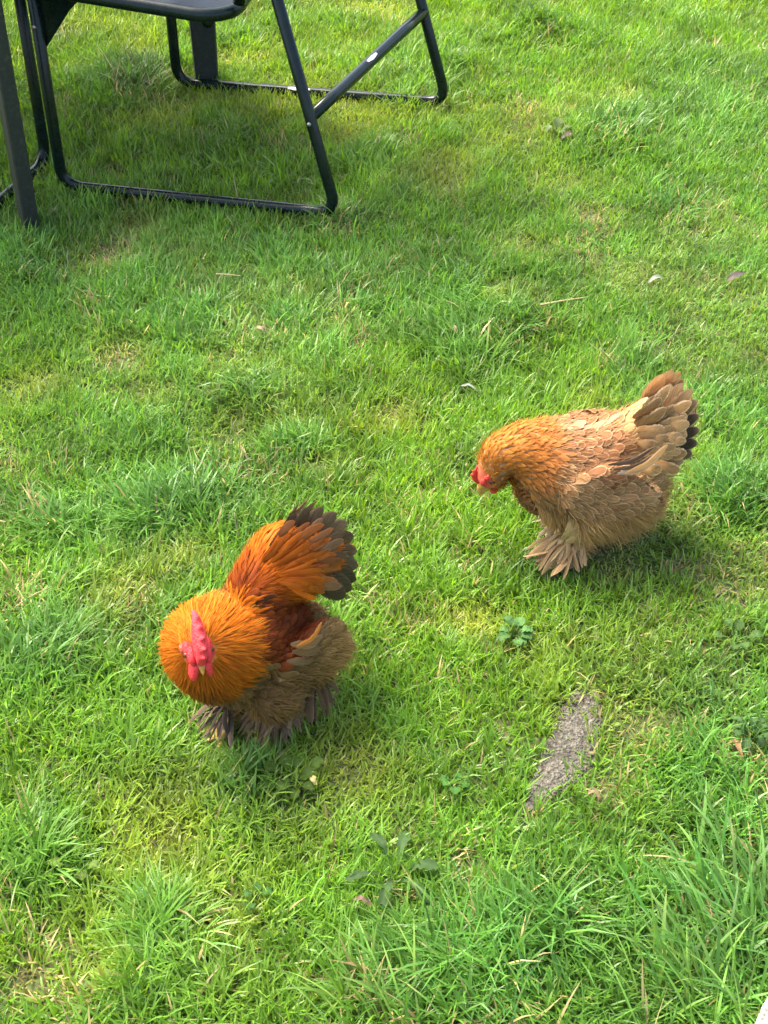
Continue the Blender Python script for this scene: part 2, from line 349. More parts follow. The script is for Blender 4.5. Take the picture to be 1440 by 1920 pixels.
G_DEEP, G_MID, G_BRIGHT, G_YEL, G_STRAW, G_BLUE = (np.array(c) for c in ((.042, .120, .013), (.092, .208, .016), (.160, .295, .019), (.300, .325, .048), (.38, .31, .13), (.066, .185, .036)))
def blade_colours(P, lush, yel, dry):
    N = len(P); r = rng.random(N)[:, None]; lu = np.clip(lush, 0, 1)[:, None]
    c = G_MID * (1 - r) + G_BRIGHT * r
    deep = (G_DEEP * .75 + G_MID * .25) * (1 - r) + (G_MID * .6 + G_BLUE * .6) * r
    c = c * (1 - .75 * lu) + deep * .75 * lu
    y = np.clip(yel * (.35 + .75 * rng.random(N)), 0, 1)[:, None] * .95; c = c * (1 - y) + G_YEL * y
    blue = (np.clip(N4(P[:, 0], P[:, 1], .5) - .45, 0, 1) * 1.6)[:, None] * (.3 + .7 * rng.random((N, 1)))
    blue = np.clip(blue + .55 * (blob(P, 1400, 1700, 330) + blob(P, 1350, 1350, 200) + blob(P, 60, 1250, 160))[:, None] * rng.random((N, 1)), 0, .9)  # bluish sky sheen painted into the blade colours around these spots
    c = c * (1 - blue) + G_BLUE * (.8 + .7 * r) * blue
    dead = rng.random(N) < (.014 + .60 * dry)
    c[dead] = G_STRAW * (.45 + .75 * rng.random((dead.sum(), 1)))
    patch = .62 + .76 * (.5 * N3(P[:, 0] + 2, P[:, 1] + 7, .075) + .5 * N1(P[:, 0] + 1, P[:, 1] + 4, .035))
    return c * (.8 + .4 * rng.random((N, 1))) * patch[:, None]

# frustum footprint on the ground, with a margin
def in_view(P, pad):
    q = project(np.c_[P, np.zeros(len(P))]); return (q[:, 0] > -pad) & (q[:, 0] < 1440 + pad) & (q[:, 1] > -pad) & (q[:, 1] < 1920 + pad)
def lawn(n_tuft, n_single, xr, yr, near, segs, wscale, name, lenscale=1.0):
    # tufts: several blades out of one crown leaning outwards
    T = np.c_[rng.uniform(*xr, n_tuft), rng.uniform(*yr, n_tuft)]
    k = rng.integers(5, 15, n_tuft); T = np.repeat(T, k, 0); tl = np.repeat(rng.normal(1, .22, n_tuft), k); ta = np.repeat(rng.uniform(0, 6.283, n_tuft), k)
    off = rng.normal(0, .0085, (len(T), 2)); az_t = np.where(rng.random(len(T)) < .72, np.arctan2(off[:, 1], off[:, 0]), ta) + rng.normal(0, .4, len(T))
    Sg = np.c_[rng.uniform(*xr, n_single), rng.uniform(*yr, n_single)]
    P = np.vstack([T + off, Sg]); az = np.r_[az_t, rng.uniform(0, 6.283, n_single)]; tl = np.r_[tl, rng.normal(.9, .25, n_single)]
    vis = in_view(P, 130); keep = vis if near else ~vis
    keep &= ~inside_poly(P, KERB)
    ins = inside_poly(P, SLAB); core = inside_poly(P, SLAB.mean(0) + (SLAB - SLAB.mean(0)) * .72); keep &= (~ins) | (rng.random(len(P)) < np.where(core, .012, .14))
    P, az, tl = P[keep], az[keep], tl[keep]
    lush, yel, dry, foot = fields(P)
    drop = rng.random(len(P)) < .62 * dry + .30 * np.clip(-lush, 0, 1); P, az, tl, lush, yel, dry, foot = (a[~drop] for a in (P, az, tl, lush, yel, dry, foot))
    N = len(P)
    L = (.030 + .012 * lush + .014 * np.clip(lush, 0, 2) ** 2) * np.clip(tl, .45, 1.7) * (1 - .45 * np.clip(yel, 0, 1)) * (1 - .3 * dry) * (1 - .5 * foot) * rng.uniform(.65, 1.3, N) * lenscale
    # neighbouring blades lie the same way in drifts
    dr = 6.283 * 1.5 * N3(P[:, 0] + 9, P[:, 1], .4); lay = .35 * np.clip(lush, 0, 1) + .12
    ax, ay = np.cos(az) + lay * 1.6 * np.cos(dr), np.sin(az) + lay * 1.6 * np.sin(dr); az = np.arctan2(ay, ax)
    lean = np.abs(rng.normal(.42, .30, N)) + .25 * foot; bend = np.abs(rng.normal(.45, .42, N)) + .45 * np.clip(lush, 0, 1) + .4 * foot
    W = (.00096 + .00067 * rng.random(N)) * (1 + .35 * np.clip(lush, 0, 1)) * wscale
    root = np.c_[P, ground_z(P[:, 0], P[:, 1]) - .002]
    C = blade_colours(P, lush, yel, dry); tm = (rng.random(N) < .05) * rng.random(N)
    o = link(name, blade_mesh(name, root, az, lean, bend, L, W, C, segs, tm, (P[:, 1] < 1.75) | (L > .047) if near else None)); tag(o, kind='stuff'); return o, N
o, n1 = lawn(53000, 262000, (-1.25, 1.25), (.70, 4.2), True, 3, 1.0, 'lawn_grass')
tag(o, 'short green lawn grass under and around the two birds', 'grass')
o, n2 = lawn(22000, 90000, (-1.75, 1.75), (.42, 4.7), False, 2, 2.0, 'outer_lawn_grass', 1.05)
tag(o, 'lawn grass stretching on past the garden furniture', 'grass')

# ------------------------------------------------------------------ stones
def poly_stone(name, poly, z_top, depth, mat, label, cat, dome=.004, res=26, uneven=.003, edge_drop=.006):
    poly = np.asarray(poly); c = poly.mean(0); n_ = len(poly) * 5
    ring = densify(np.c_[np.vstack([poly, poly[:1]]), np.zeros(len(poly) + 1)], n_ + 1)[:-1, :2]
    ring = ring + rng.normal(0, .0012, ring.shape)
    fr = np.r_[.02, np.linspace(.12, .94, 9), 1.0, 1.004]; V = []
    for i, f in enumerate(fr):
        p = c + (ring - c) * f; z = z_top + dome * (1 - f * f) + uneven * (N5(p[:, 0], p[:, 1], .03) - .5) + uneven * .7 * (N4(p[:, 0], p[:, 1], .012) - .5)
        if i == len(fr) - 2: z = z - edge_drop
        if i == len(fr) - 1: z = z - depth
        V.append(np.c_[p, z + ground_z(p[:, 0], p[:, 1])])
    V = np.array(V); K = len(fr); i = np.arange(n_); j = (i + 1) % n_
    Fq = (np.arange(K - 1)[:, None, None] * n_ + np.stack([i, i + n_, j + n_, j], 1)[None]).reshape(-1, 4)
    cp = np.r_[V[0].mean(0)]; Vv = np.vstack([V.reshape(-1, 3), cp]); Ft = np.stack([i, j, np.full(n_, len(Vv) - 1)], 1)
    o = link(name, make_mesh(name, Vv, [Fq, Ft], mat), None, (c[0], c[1], ground_z(*c))); return tag(o, label, cat)
slab = poly_stone('paving_stone', SLAB + (SLAB - SLAB.mean(0)) * .16, .004, .03, M_SLAB, 'grey weathered stone showing through a bare strip in the lawn', 'stone')
kerb = poly_stone('kerb_stone', KERB, .045, .06, M_KERB, 'pale speckled kerb stone at the edge of the long grass', 'stone', .002, edge_drop=.004)
# crumbs of grit on the bare stone, too many to pick apart
n_ = 650; lo, hi = SLAB.min(0), SLAB.max(0); P = rng.uniform(lo, hi, (n_ * 5, 2)); P = P[inside_poly(P, SLAB)][:n_]; n_ = len(P)
bm = bmesh.new(); bmesh.ops.create_icosphere(bm, subdivisions=1, radius=1); bm.verts.ensure_lookup_table()
iv = np.array([v.co[:] for v in bm.verts]); iF = np.array([[v.index for v in f.verts] for f in bm.faces]); bm.free()
sz = np.minimum(rng.gamma(2.2, .00065, n_), .0042)[:, None, None] * rng.uniform(.6, 1.2, (n_, 1, 3)) * np.array([1, 1, .55])
Vg = iv[None] * sz * rng.uniform(.75, 1.2, (n_, len(iv), 1)) + np.c_[P, ground_z(P[:, 0], P[:, 1]) + .0065][:, None]
gr = link('grit', make_mesh('grit', Vg.reshape(-1, 3), [(np.arange(n_)[:, None, None] * len(iv) + iF[None]).reshape(-1, 3)], M_GRIT, smooth=False)); tag(gr, kind='stuff')

# ------------------------------------------------------------------ weeds, leaves, straw
LEAFP = {'ovate': ([0, .12, .3, .55, .8, .93, 1], [.10, .55, .95, 1, .62, .3, .05]),
         'round': ([0, .08, .25, .5, .75, .92, 1], [.3, .75, 1, 1.0, .8, .45, .1])}
def leaf_sheet(pts, nrm, W, style, c0, jag=0.0, cup=-.22, rows=12):
    C = smoothpath(pts, rows); T = unit(np.gradient(C, axis=0)); nrm = np.asarray(nrm, float); Nn = unit(nrm - T * (T @ nrm)[:, None]); Sd = np.cross(Nn, T)
    t = np.linspace(0, 1, rows)
    if style == 'dandelion':
        w = (.18 + .82 * np.clip(t * 1.25, 0, 1) ** 1.2) * np.interp(t, [0, .8, .93, 1], [1, 1, .65, .06]); w = w * np.where(np.arange(rows) % 2 == 0, 1.0, .42 + .25 * t)
    else: w = np.interp(t, *LEAFP[style])
    cols = np.array([-1, -.5, 0, .5, 1]); V, uv = sheets(C[None], Sd[None], Nn[None], (W * w)[None], cols, cup)
    V = V[0] + rng.normal(0, .0005, V[0].shape); c = np.tile(np.array(c0), (len(V), 1)) * (1 + .22 * (np.abs(uv[0][:, :1]) < .1)) * rng.uniform(.9, 1.1, (len(V), 1))
    return V, grid_faces(1, rows, 5), c
def weed(name, u, v, label, cat, n, L, W, style, c0, height=.018, spread=(0, 6.283), stem=True, up=.5, group=None):
    o = px(u, v); z = ground_z(o[0], o[1]); t = thing(name, label, cat, (o[0], o[1], z), group)
    for i in range(n):
        a = spread[0] + (spread[1] - spread[0]) * (i + rng.uniform(-.3, .3)) / n; d = np.array([math.cos(a), math.sin(a), 0]); ll = L * rng.uniform(.7, 1.15); r0 = .10 * L if not stem else L * rng.uniform(.25, 1.0)
        b0 = d * r0 + [0, 0, height * rng.uniform(.65, 1.25) if stem else .006]; tp = b0 + d * ll * math.cos(up * .5) + [0, 0, ll * up * rng.uniform(-.1, .5)]; md = (b0 + tp) / 2 + [0, 0, ll * .16]
        if not stem: md = b0 + d * ll * .5 + [0, 0, height * rng.uniform(.7, 1.3)]; tp = b0 + d * ll + [0, 0, height * rng.uniform(.3, 1.0)]
        V, Fq, c = leaf_sheet([b0, md, tp], [-d[0] * .3, -d[1] * .3, 1], W * rng.uniform(.8, 1.2), style, np.array(c0) * rng.uniform(.75, 1.25))
        link('leaf', make_mesh('leaf', V, [Fq], M_WEED, {'col': c}), t)
        if stem:
            Vt, F_, T_ = tube_arrays(smoothpath([[0, 0, 0], b0 * .55 + [0, 0, height * .25], b0], 6), .0009, 5); link('stalk', make_mesh('stalk', Vt, [F_, T_], M_WEED, {'col': np.tile(np.array([.10, .17, .05]), (len(Vt), 1))}), t)
    return t
weed('clover_weed', 966, 1208, 'pale blue-green leafy weed growing alone in the lawn between the birds and the bare stone', 'weed', 11, .017, .0070, 'round', (0.060, 0.132, 0.036), .024)
weed('dandelion', 742, 1655, 'grey-green dandelion rosette with jagged leaves below the straw-coloured patch', 'weed', 6, .048, .0085, 'dandelion', (0.040, 0.076, 0.024), .019, stem=False)
weed('ragged_weed', 1405, 1395, 'ragged grey-green weed among brown leaf scraps on the cool shaded grass', 'weed', 9, .030, .0070, 'dandelion', (0.040, 0.084, 0.024), .019, stem=False)
weed('broadleaf_weed', 552, 1478, 'low olive broadleaf weed in front of the rooster', 'weed', 9, .022, .0075, 'ovate', (.055, .095, .016), .018)
weed('round_leaf_weed', 478, 1690, 'small weed with a few round green leaves beside the long pale grass tuft', 'weed', 4, .012, .0060, 'round', (0.040, 0.100, 0.020), .022)
weed('small_clover', 852, 1492, 'tiny dark clover sprig in the short bright grass', 'weed', 5, .013, .006, 'round', (.042, .115, .020), .021)
weed('curled_dock', 1043, 258, 'wilted pale weed with one curled leaf beside a dry brown scrap', 'weed', 4, .034, .0085, 'ovate', (0.088, 0.128, 0.044), .018, stem=False)
weed('pale_leaf_weed', 148, 1632, 'small yellowish-green weed inside the long pale tuft', 'weed', 4, .018, .007, 'ovate', (0.080, 0.128, 0.024), .022)
weed('corner_weed', 1375, 1215, 'small soft-leaved weed in the cool grass uphill of the ragged weed', 'weed', 6, .018, .007, 'ovate', (0.048, 0.096, 0.022), .019)

def scrap(name, pts_px, z, W, c0, label, cat, style='ovate', curl=.006, mat=None):
    P = [px(u, v, z) for u, v in pts_px]; P = [p + [0, 0, ground_z(p[0], p[1])] for p in P]; P[len(P) // 2] = P[len(P) // 2] + [0, 0, curl]
    V, Fq, c = leaf_sheet(P, (0, -.3, 1), W, style, c0); o = P[0]
    e = link(name, make_mesh(name, V, [Fq], mat or M_STRAW, {'col': c}), None, tuple(o)); return tag(e, label, cat)
def stalk(name, pts_px, z, r, c0, label, cat):
    P = []
    for i, (u, v) in enumerate(pts_px):
        p = px(u, v, z[i]); P.append(p + [0, 0, ground_z(p[0], p[1])])
    V, F_, T_ = tube_arrays(smoothpath(P, 12), np.linspace(r, r * .6, 12), 6); e = link(name, make_mesh(name, V, [F_, T_], M_STRAW, {'col': np.tile(np.array(c0), (len(V), 1)) * rng.uniform(.85, 1.1, (len(V), 1))}), None, tuple(P[0])); return tag(e, label, cat)
stalk('straw', [(1012, 570), (1055, 562), (1098, 556)], (.024, .027, .025), .0016, (.40, .32, .16), 'pale dry straw lying flat on the grass near the white feather scrap', 'straw')
stalk('dry_stem', [(446, 372), (441, 350), (437, 326)], (.02, .045, .07), .0013, (.38, .30, .15), 'thin dry stem standing behind the near chair runner', 'stem')
stalk('dry_stem', [(449, 1005), (443, 985), (440, 962)], (.02, .04, .06), .0011, (.36, .29, .15), 'thin dry stem standing beside the dark tuft above the rooster', 'stem')
stalk('straw', [(28, 1135), (62, 1112), (98, 1095)], (.026, .028, .026), .0009, (.36, .29, .15), 'faint thin straw lying in the short grass left of the rooster', 'straw')
stalk('straw', [(405, 512), (428, 513), (452, 516)], (.028, .03, .028), .0011, (.38, .30, .17), 'short bleached straw lying out from the corner of the chair runner', 'straw')
scrap('feather_scrap', [(1216, 527), (1230, 521), (1244, 519)], .016, .0040, (.20, .21, .155), 'crumpled white feather scrap on the grass', 'feather', 'round')
scrap('feather_scrap', [(858, 720), (878, 718), (898, 726)], .018, .0022, (.19, .22, .17), 'slim pale grey feather lying in the thick dark grass', 'feather')
scrap('fallen_leaf', [(1362, 524), (1380, 518), (1398, 508)], .022, .0070, (.07, .055, .042), 'dark brown fallen leaf beyond the straw', 'leaf')
scrap('fallen_leaf', [(1052, 262), (1062, 258), (1072, 250)], .022, .006, (.07, .048, .032), 'dry brown leaf scrap beside the curled pale weed', 'leaf')
scrap('fallen_leaf', [(843, 610), (850, 613), (858, 622)], .026, .005, (.26, .19, .11), 'small tan leaf scrap in the dark lush grass', 'leaf', 'round')
scrap('fallen_leaf', [(582, 1462), (587, 1470), (593, 1476)], .028, .0038, (.36, .30, .10), 'tiny yellow leaf beside the olive broadleaf weed', 'leaf')
scrap('fallen_leaf', [(1375, 1390), (1383, 1410), (1392, 1428)], .020, .0036, (.15, .085, .03), 'curled orange-brown leaf beside the ragged weed', 'leaf')
scrap('fallen_leaf', [(660, 1688), (680, 1692), (698, 1702)], .028, .003, (.10, .06, .035), 'thin brown leaf stalk beside the dandelion', 'leaf')
scrap('fallen_leaf', [(478, 618), (488, 622), (500, 624)], .020, .0036, (.21, .165, .095), 'pale dry leaf curl on the open lawn', 'leaf', 'round')
scrap('fallen_leaf', [(1100, 1492), (1112, 1490), (1124, 1500)], .016, .0036, (.20, .15, .075), 'dry tan leaf beside the bare stone', 'leaf')

# tufts of longer grass
def tuft(u, v, n, L, rad, label, az0=None, az_s=3.2, c=None, dead=.03, wid=.0016, bend=.9, lean=.35):
    o = px(u, v); r = np.clip(rng.normal(0, rad, (n, 2)), -1.5 * rad, 1.5 * rad); P = np.c_[o[0] + r[:, 0], o[1] + r[:, 1]]
    ok_ = ~inside_poly(P, KERB); r, P = r[ok_], P[ok_]; n = len(P)
    az = np.arctan2(r[:, 1], r[:, 0]) + rng.normal(0, .5, n)
    if az0 is not None: az = rng.normal(az0, az_s, n)
    C = np.array(c if c is not None else (.085, .205, .035)) * rng.uniform(.7, 1.45, (n, 1)) * (1 + rng.normal(0, .08, (n, 3))); d_ = rng.random(n) < dead; C[d_] = np.array([.50, .42, .20]) * rng.uniform(.7, 1.1, (d_.sum(), 1))
    C[d_] = np.array([.30, .25, .10])
    root = np.c_[P, ground_z(P[:, 0], P[:, 1]) - .002]
    me = blade_mesh('grass_tuft', root, az, np.abs(rng.normal(lean, .2, n)), np.abs(rng.normal(bend, .45, n)), L * rng.uniform(.5, 1.25, n), wid * rng.uniform(.6, 1.25, n), np.abs(C), 6, (rng.random(n) < .1) * rng.random(n))
    e = link('grass_tuft', me, None, (o[0], o[1], ground_z(o[0], o[1]))); return tag(e, label, 'grass tuft', 'tufts of longer grass in the lawn')
PALE, COOL, DARK = (.125, .235, .035), (.075, .185, .030), (.058, .150, .018)
tuft(55, 1590, 55, .072, .022, 'pale tuft of long arching grass with a yellowish weed inside it', c=PALE)
tuft(320, 1760, 65, .068, .022, 'loose tuft with bleached tips and long arching blades beside the round-leaved weed', c=(.13, .26, .05), dead=.09)
tuft(860, 1850, 110, .076, .040, 'dark tuft of long blades below the dandelion', 2.2, .7, DARK)
tuft(1000, 1880, 60, .066, .035, 'cool green tuft between the dandelion and the kerb stone', 2.0, .7, COOL)
tuft(1345, 1800, 120, .100, .045, 'tall leaning tuft of cool green blades beside the kerb stone', 2.3, .65, COOL, wid=.0021)
tuft(1400, 1690, 90, .105, .035, 'tall tuft of broad arching blades uphill of the kerb stone', 2.2, .6, (.085, .195, .034), wid=.0021)
tuft(1290, 1890, 60, .10, .035, 'thin upright tuft at the foot of the kerb stone', 1.9, .6, PALE)
tuft(720, 1890, 60, .085, .030, 'pale tuft sprawling beside the dark tuft', 2.4, .9, PALE)
tuft(385, 965, 120, .050, .028, 'thick dark tuft just behind the rooster', c=DARK)
tuft(300, 1000, 40, .045, .030, 'smaller dark tuft next to the thick tuft behind the rooster', c=DARK)
tuft(885, 655, 90, .058, .040, 'dark tuft around the small tan leaf scrap', c=DARK)
tuft(650, 420, 60, .058, .030, 'bright tuft at the bent corner of the near chair runner', c=(.11, .24, .035), dead=.12)
tuft(470, 1478, 30, .060, .022, 'sparse olive tuft in front of the rooster', c=(.11, .20, .03))
tuft(545, 330, 60, .055, .024, 'soft tuft inside the chair frame', c=(.09, .20, .03))
tuft(395, 150, 40, .045, .022, 'small tuft at the foot of the broad table leg', c=(.08, .18, .03))
tuft(62, 432, 45, .045, .020, 'small tuft at the foot of the slim table leg', c=(.10, .21, .04))
tuft(115, 335, 40, .045, .014, 'small tuft hiding the front foot of the near chair runner', c=(.09, .19, .035))
tuft(830, 195, 40, .050, .016, 'small tuft hiding the rear bend of the far chair runner', c=(.08, .19, .03))
tuft(1165, 250, 110, .058, .032, 'broad dark tuft beyond the curled pale weed', c=DARK)
tuft(1265, 400, 70, .058, .026, 'bright tuft next to a bleached patch far out on the lawn', c=(.09, .22, .03))
tuft(60, 1240, 60, .048, .030, 'cool dark tuft left of the rooster', c=(.055, .155, .028))
tuft(480, 745, 60, .050, .026, 'low dark tuft on the open lawn behind the rooster', c=DARK)

# ------------------------------------------------------------------ garden chairs and table
A, B, Cc, D = (px(u, v, .012) for u, v in ((118, 352), (632, 402), (838, 190), (332, 150)))
gz = lambda p: np.array([p[0], p[1], ground_z(p[0], p[1]) + .017])
A, B, Cc, D = gz(A), gz(B), gz(Cc), gz(D)
base = (A + B + Cc + D) / 4; base[2] = 0
def make_chair():
    t = thing('garden_chair', 'black tubular garden chair on two runners with its blue-black seat by the table', 'chair', tuple(base)); og = tuple(base)
    R_T = .0112
    nt_, ft_ = px(62, 0, .395), px(520, 0, .42); ntop = np.array([A[0] + .0, A[1], .64]); btop = B + (ft_ - B) * (.64 - B[2]) / (ft_[2] - B[2])
    lean = (ft_ - B) / (ft_[2] - B[2]); ctop = Cc + np.array([lean[0] * 1.15, lean[1], 1]) * (.64 - Cc[2]); dtop = np.array([D[0], D[1], .64])
    for a, b_, at_, bt in ((A, B, ntop, btop), (D, Cc, dtop, ctop)):
        f = tube('runner_frame', rounded([at_, a, b_, bt], .045, 9), R_T, M_METAL, t, og, 14)
        ar = [at_, at_ + (bt - at_) * .5 + [0, 0, .012], bt]; tube('armrest', smoothpath(ar, 10), .016, M_METAL, t, og, 12)
    on = lambda p, q, z: p + (q - p) * (z - p[2]) / (q[2] - p[2])
    s0, s1 = on(B, btop, .205), on(Cc, ctop, .205); st = tube('stretcher', densify([s0, s1], 6), .0115, M_METAL, t, og, 14)
    def fleck(parent, p, q, k0, k1, r, name='paint_chip', mat=M_CHIP):
        d = unit(q - p); cam_d = unit(CC - (p + q) / 2); side = unit(np.cross(d, cam_d)); nn = np.cross(side, d); top = unit(nn * .75 + np.array([0, 0, .7])); top = unit(top - d * (top @ d)); sd_ = np.cross(d, top)
        pts = np.linspace(k0, k1, 5); Vv = []
        for i, kk in enumerate(pts):
            for an in np.linspace(-.30, .45, 4) * (1 - .5 * abs(i - 2) / 2): Vv.append(p + (q - p) * kk + (top * math.cos(an) + sd_ * math.sin(an)) * (r + .0006))
        link(name, make_mesh(name, np.array(Vv), [grid_faces(1, 5, 4)], mat), parent, og)
    fleck(st, s0, s1, .455, .535, .0115); fleck(t, D, Cc, .42, .50, R_T)
    def bolt(parent, p, d):
        d = unit(np.array(d, float)); V_, F_, T_ = tube_arrays([p, p + d * .003, p + d * .0055, p + d * .0068], [.0042, .0042, .0032, .0012], 10); link('bolt', make_mesh('bolt', V_, [F_, T_], M_SCREW), parent, og)
    out = unit(np.array([-(s1 - s0)[1] * 0 - .35, -.8, .3])); bolt(t, s0 + unit(B - s0) * .012 + out * .010, out)
    bolt(t, np.array([A[0], A[1], 0]) + np.array([-.002, -.0105, .345]), (-.1, -1, .35))
    # gusset between the front leg and the seat
    g0 = np.array([A[0] + .010, A[1] + .004, .30]); gus = [g0, g0 + [0, 0, .14], g0 + [.12, -.022, .14], g0 + [.055, -.01, .075]]
    Vg = np.array([q + [0, dy, 0] for dy in (-.0015, .0015) for q in gus]); link('gusset', make_mesh('gusset', Vg, [np.array([[0, 1, 2, 3], [7, 6, 5, 4], [0, 4, 5, 1], [1, 5, 6, 2], [2, 6, 7, 3], [3, 7, 4, 0]])], M_METAL, smooth=False), t, og)
    # seat pan with a rolled rim
    e1 = unit(np.array([-.98, .19, .085])); e2 = unit(np.array([.19, .98, 0])); n0 = unit(np.cross(e2, e1)); n0 = n0 if n0[2] > 0 else -n0; o0 = px(432, 36, .395); o0 = o0 - e2 * .004
    w, d_ = .40, .50; rr = .07; out_ = []
    for cx, cy, a0 in ((rr, rr, math.pi), (w - rr, rr, 1.5 * math.pi), (w - rr, d_ - rr, 0), (rr, d_ - rr, .5 * math.pi)):
        for a in np.linspace(a0, a0 + math.pi / 2, 9): out_.append((cx + rr * math.cos(a), cy + rr * math.sin(a)))
    out_ = np.array(out_); cen = np.array([w / 2, d_ / 2]); n_ = len(out_)
    rings = [(1.0, .0), (.965, .004), (.93, -.003), (.88, -.010), (.6, -.014), (.05, -.015)]
    Vs = np.array([[o0 + e1 * q[0] + e2 * q[1] + n0 * h for q in cen + (out_ - cen) * f] for f, h in rings]).reshape(-1, 3); i = np.arange(n_); j = (i + 1) % n_
    Fq = (np.arange(len(rings) - 1)[:, None, None] * n_ + np.stack([i, j, j + n_, i + n_], 1)[None]).reshape(-1, 4); Vb = Vs - n0 * .002
    se = link('seat', make_mesh('seat', np.vstack([Vs, Vb]), [Fq, Fq[:, ::-1] + len(Vs)], M_SEAT), t, og)
    rim = np.array([o0 + e1 * q[0] + e2 * q[1] for q in np.vstack([out_, out_[:2]])]); tube('rim', rim, .0125, M_METAL, se, og, 12)
    for y in (.12, .38): p0 = o0 + e1 * .05 + e2 * y - n0 * .018; tube('seat_rail', densify([p0, p0 + e1 * .33], 4), .009, M_METAL, t, og, 8)
    for x_ in (.05, .35): p0 = o0 + e1 * x_ - n0 * .026 + e2 * .03; tube('cross_rail', densify([p0, p0 + e2 * .46], 4), .010, M_METAL, t, og, 8)
    # backrest above the rear legs, outside the picture
    b0 = o0 + e1 * -.01 + e2 * .03 + [0, 0, .02]; b1 = b0 + e2 * .44; up_ = unit(np.array([.22, -.04, 1])); fr = rounded([b0, b0 + up_ * .46, b1 + up_ * .46, b1], .06, 8); tube('back_frame', fr, .0115, M_METAL, t, og, 12)
    Vb = np.array([b0 + e2 * (.015 + .41 * x_) + up_ * (.12 + .32 * z_) + np.array([.012, 0, 0]) * (1 - (2 * x_ - 1) ** 2) for x_ in np.linspace(0, 1, 7) for z_ in np.linspace(0, 1, 4)])
    link('backrest', make_mesh('backrest', Vb, [grid_faces(1, 7, 4)], M_SEAT), t, og)
    return t
chair = make_chair()
def dup(o, parent=None):
    c = o.copy(); col.objects.link(c); c.parent = parent
    for ch in list(o.children): dup(ch, c)
    return c
c2 = dup(chair); ang = math.radians(-100); ca, sa = math.cos(ang), math.sin(ang)
dv = D - base; tgt = px(86, 296, .012); c2.rotation_euler = (0, 0, ang); c2.location = (tgt[0] - (ca * dv[0] - sa * dv[1]), tgt[1] - (sa * dv[0] + ca * dv[1]), 0)
tag(c2, 'black garden chair showing only a bent runner behind the slim table leg', 'chair')
chair['group'] = c2['group'] = 'garden chairs around the table'

T1, T2 = px(58, 430), px(388, 152); ctr = np.array([-.93, 3.04, 0])
tb = thing('garden_table', 'dark round garden table standing on flat steel legs at the edge of the lawn', 'table', tuple(ctr))
legs = [T1[:2], T2[:2], ctr[:2] + np.array([-.20, .52]), ctr[:2] + np.array([-.53, -.12])]
for q, hw, th_ in zip(legs, (.034, .034, .034, .034), (.0145, .0220, .0145, .0145)):
    g_ = ground_z(*q); r_ = unit(ctr[:2] - q); r3 = np.array([*r_, 0]); s3 = np.array([-r_[1], r_[0], 0]); Vv = []
    for z_, k_, dx in ((-.01, .72, 0), (.02, .74, 0), (.35, .92, .0), (.70, 1.0, .0)):
        c_ = np.array([q[0], q[1], g_ + z_]) + r3 * dx
        for a_, b_ in ((-1, -.8), (-.85, -1), (.85, -1), (1, -.8), (1, .8), (.85, 1), (-.85, 1), (-1, .8)): Vv.append(c_ + r3 * a_ * hw * k_ + s3 * b_ * th_)
    i = np.arange(8); j = (i + 1) % 8; Fq = (np.arange(3)[:, None, None] * 8 + np.stack([i, j, j + 8, i + 8], 1)[None]).reshape(-1, 4)
    link('leg', make_mesh('leg', np.array(Vv), [Fq], M_LEG, smooth=False), tb, tuple(ctr))
Vv, Fq, Tq = tube_arrays([ctr + [0, 0, z_] for z_ in (.700, .703, .722, .725)], [.44, .446, .446, .44], 64); link('table_top', make_mesh('table_top', Vv, [Fq, Tq], M_SEAT, smooth=False), tb, tuple(ctr))
Vv, Fq, Tq = tube_arrays([ctr + [0, 0, z_] for z_ in (.665, .698)], [.40, .40], 48, False); link('apron', make_mesh('apron', Vv, [Fq], M_METAL), tb, tuple(ctr))
# ------------------------------------------------------------------ birds
ROWS = np.array([0, .2, .4, .58, .74, .87, .955, 1.0])
COLS = np.array([-1, -.80, -.58, 0, .58, .80, 1])
PROF = {'round': ([0, .12, .35, .62, .80, .90, .96, 1], [.30, .62, .92, 1, .90, .68, .44, .08]),
        'point': ([0, .15, .45, .7, .9, 1], [.45, .8, 1, .85, .42, .03]),
        'quill': ([0, .1, .3, .7, .9, .97, 1], [.25, .7, .95, 1, .72, .38, .08])}
class Bird:
    def __init__(s, name, label, cat, o_px, heading_deg):
        s.O = px(*o_px); s.O[2] = ground_z(s.O[0], s.O[1]); a = math.radians(heading_deg)
        s.h = np.array([math.cos(a), math.sin(a), 0]); s.l = np.array([-math.sin(a), math.cos(a), 0]); s.R = np.stack([s.h, s.l, np.array([0, 0, 1.0])])
        s.root = thing(name, label, cat, s.O); s.root.rotation_euler = (0, 0, a)
    def S(s, u, v, y=0.0):
        d = ray(u, v); k = (y - (CC - s.O) @ s.l) / (d @ s.l); return s.R @ (CC + d * k - s.O)
    def G(s, u, v, z=0.0):
        """pixel on the ground (or at height z) in bird coordinates"""
        p = px(u, v, s.O[2] + z); return s.R @ (p - s.O)
    def scale(s, p): return F_PX / ((s.R.T @ np.asarray(p) + s.O - CC) @ CF)
    def vec(s, w): return s.R @ np.asarray(w, float)
    def toward_cam(s, p): return unit(s.R @ (CC - (s.R.T @ np.asarray(p) + s.O)))

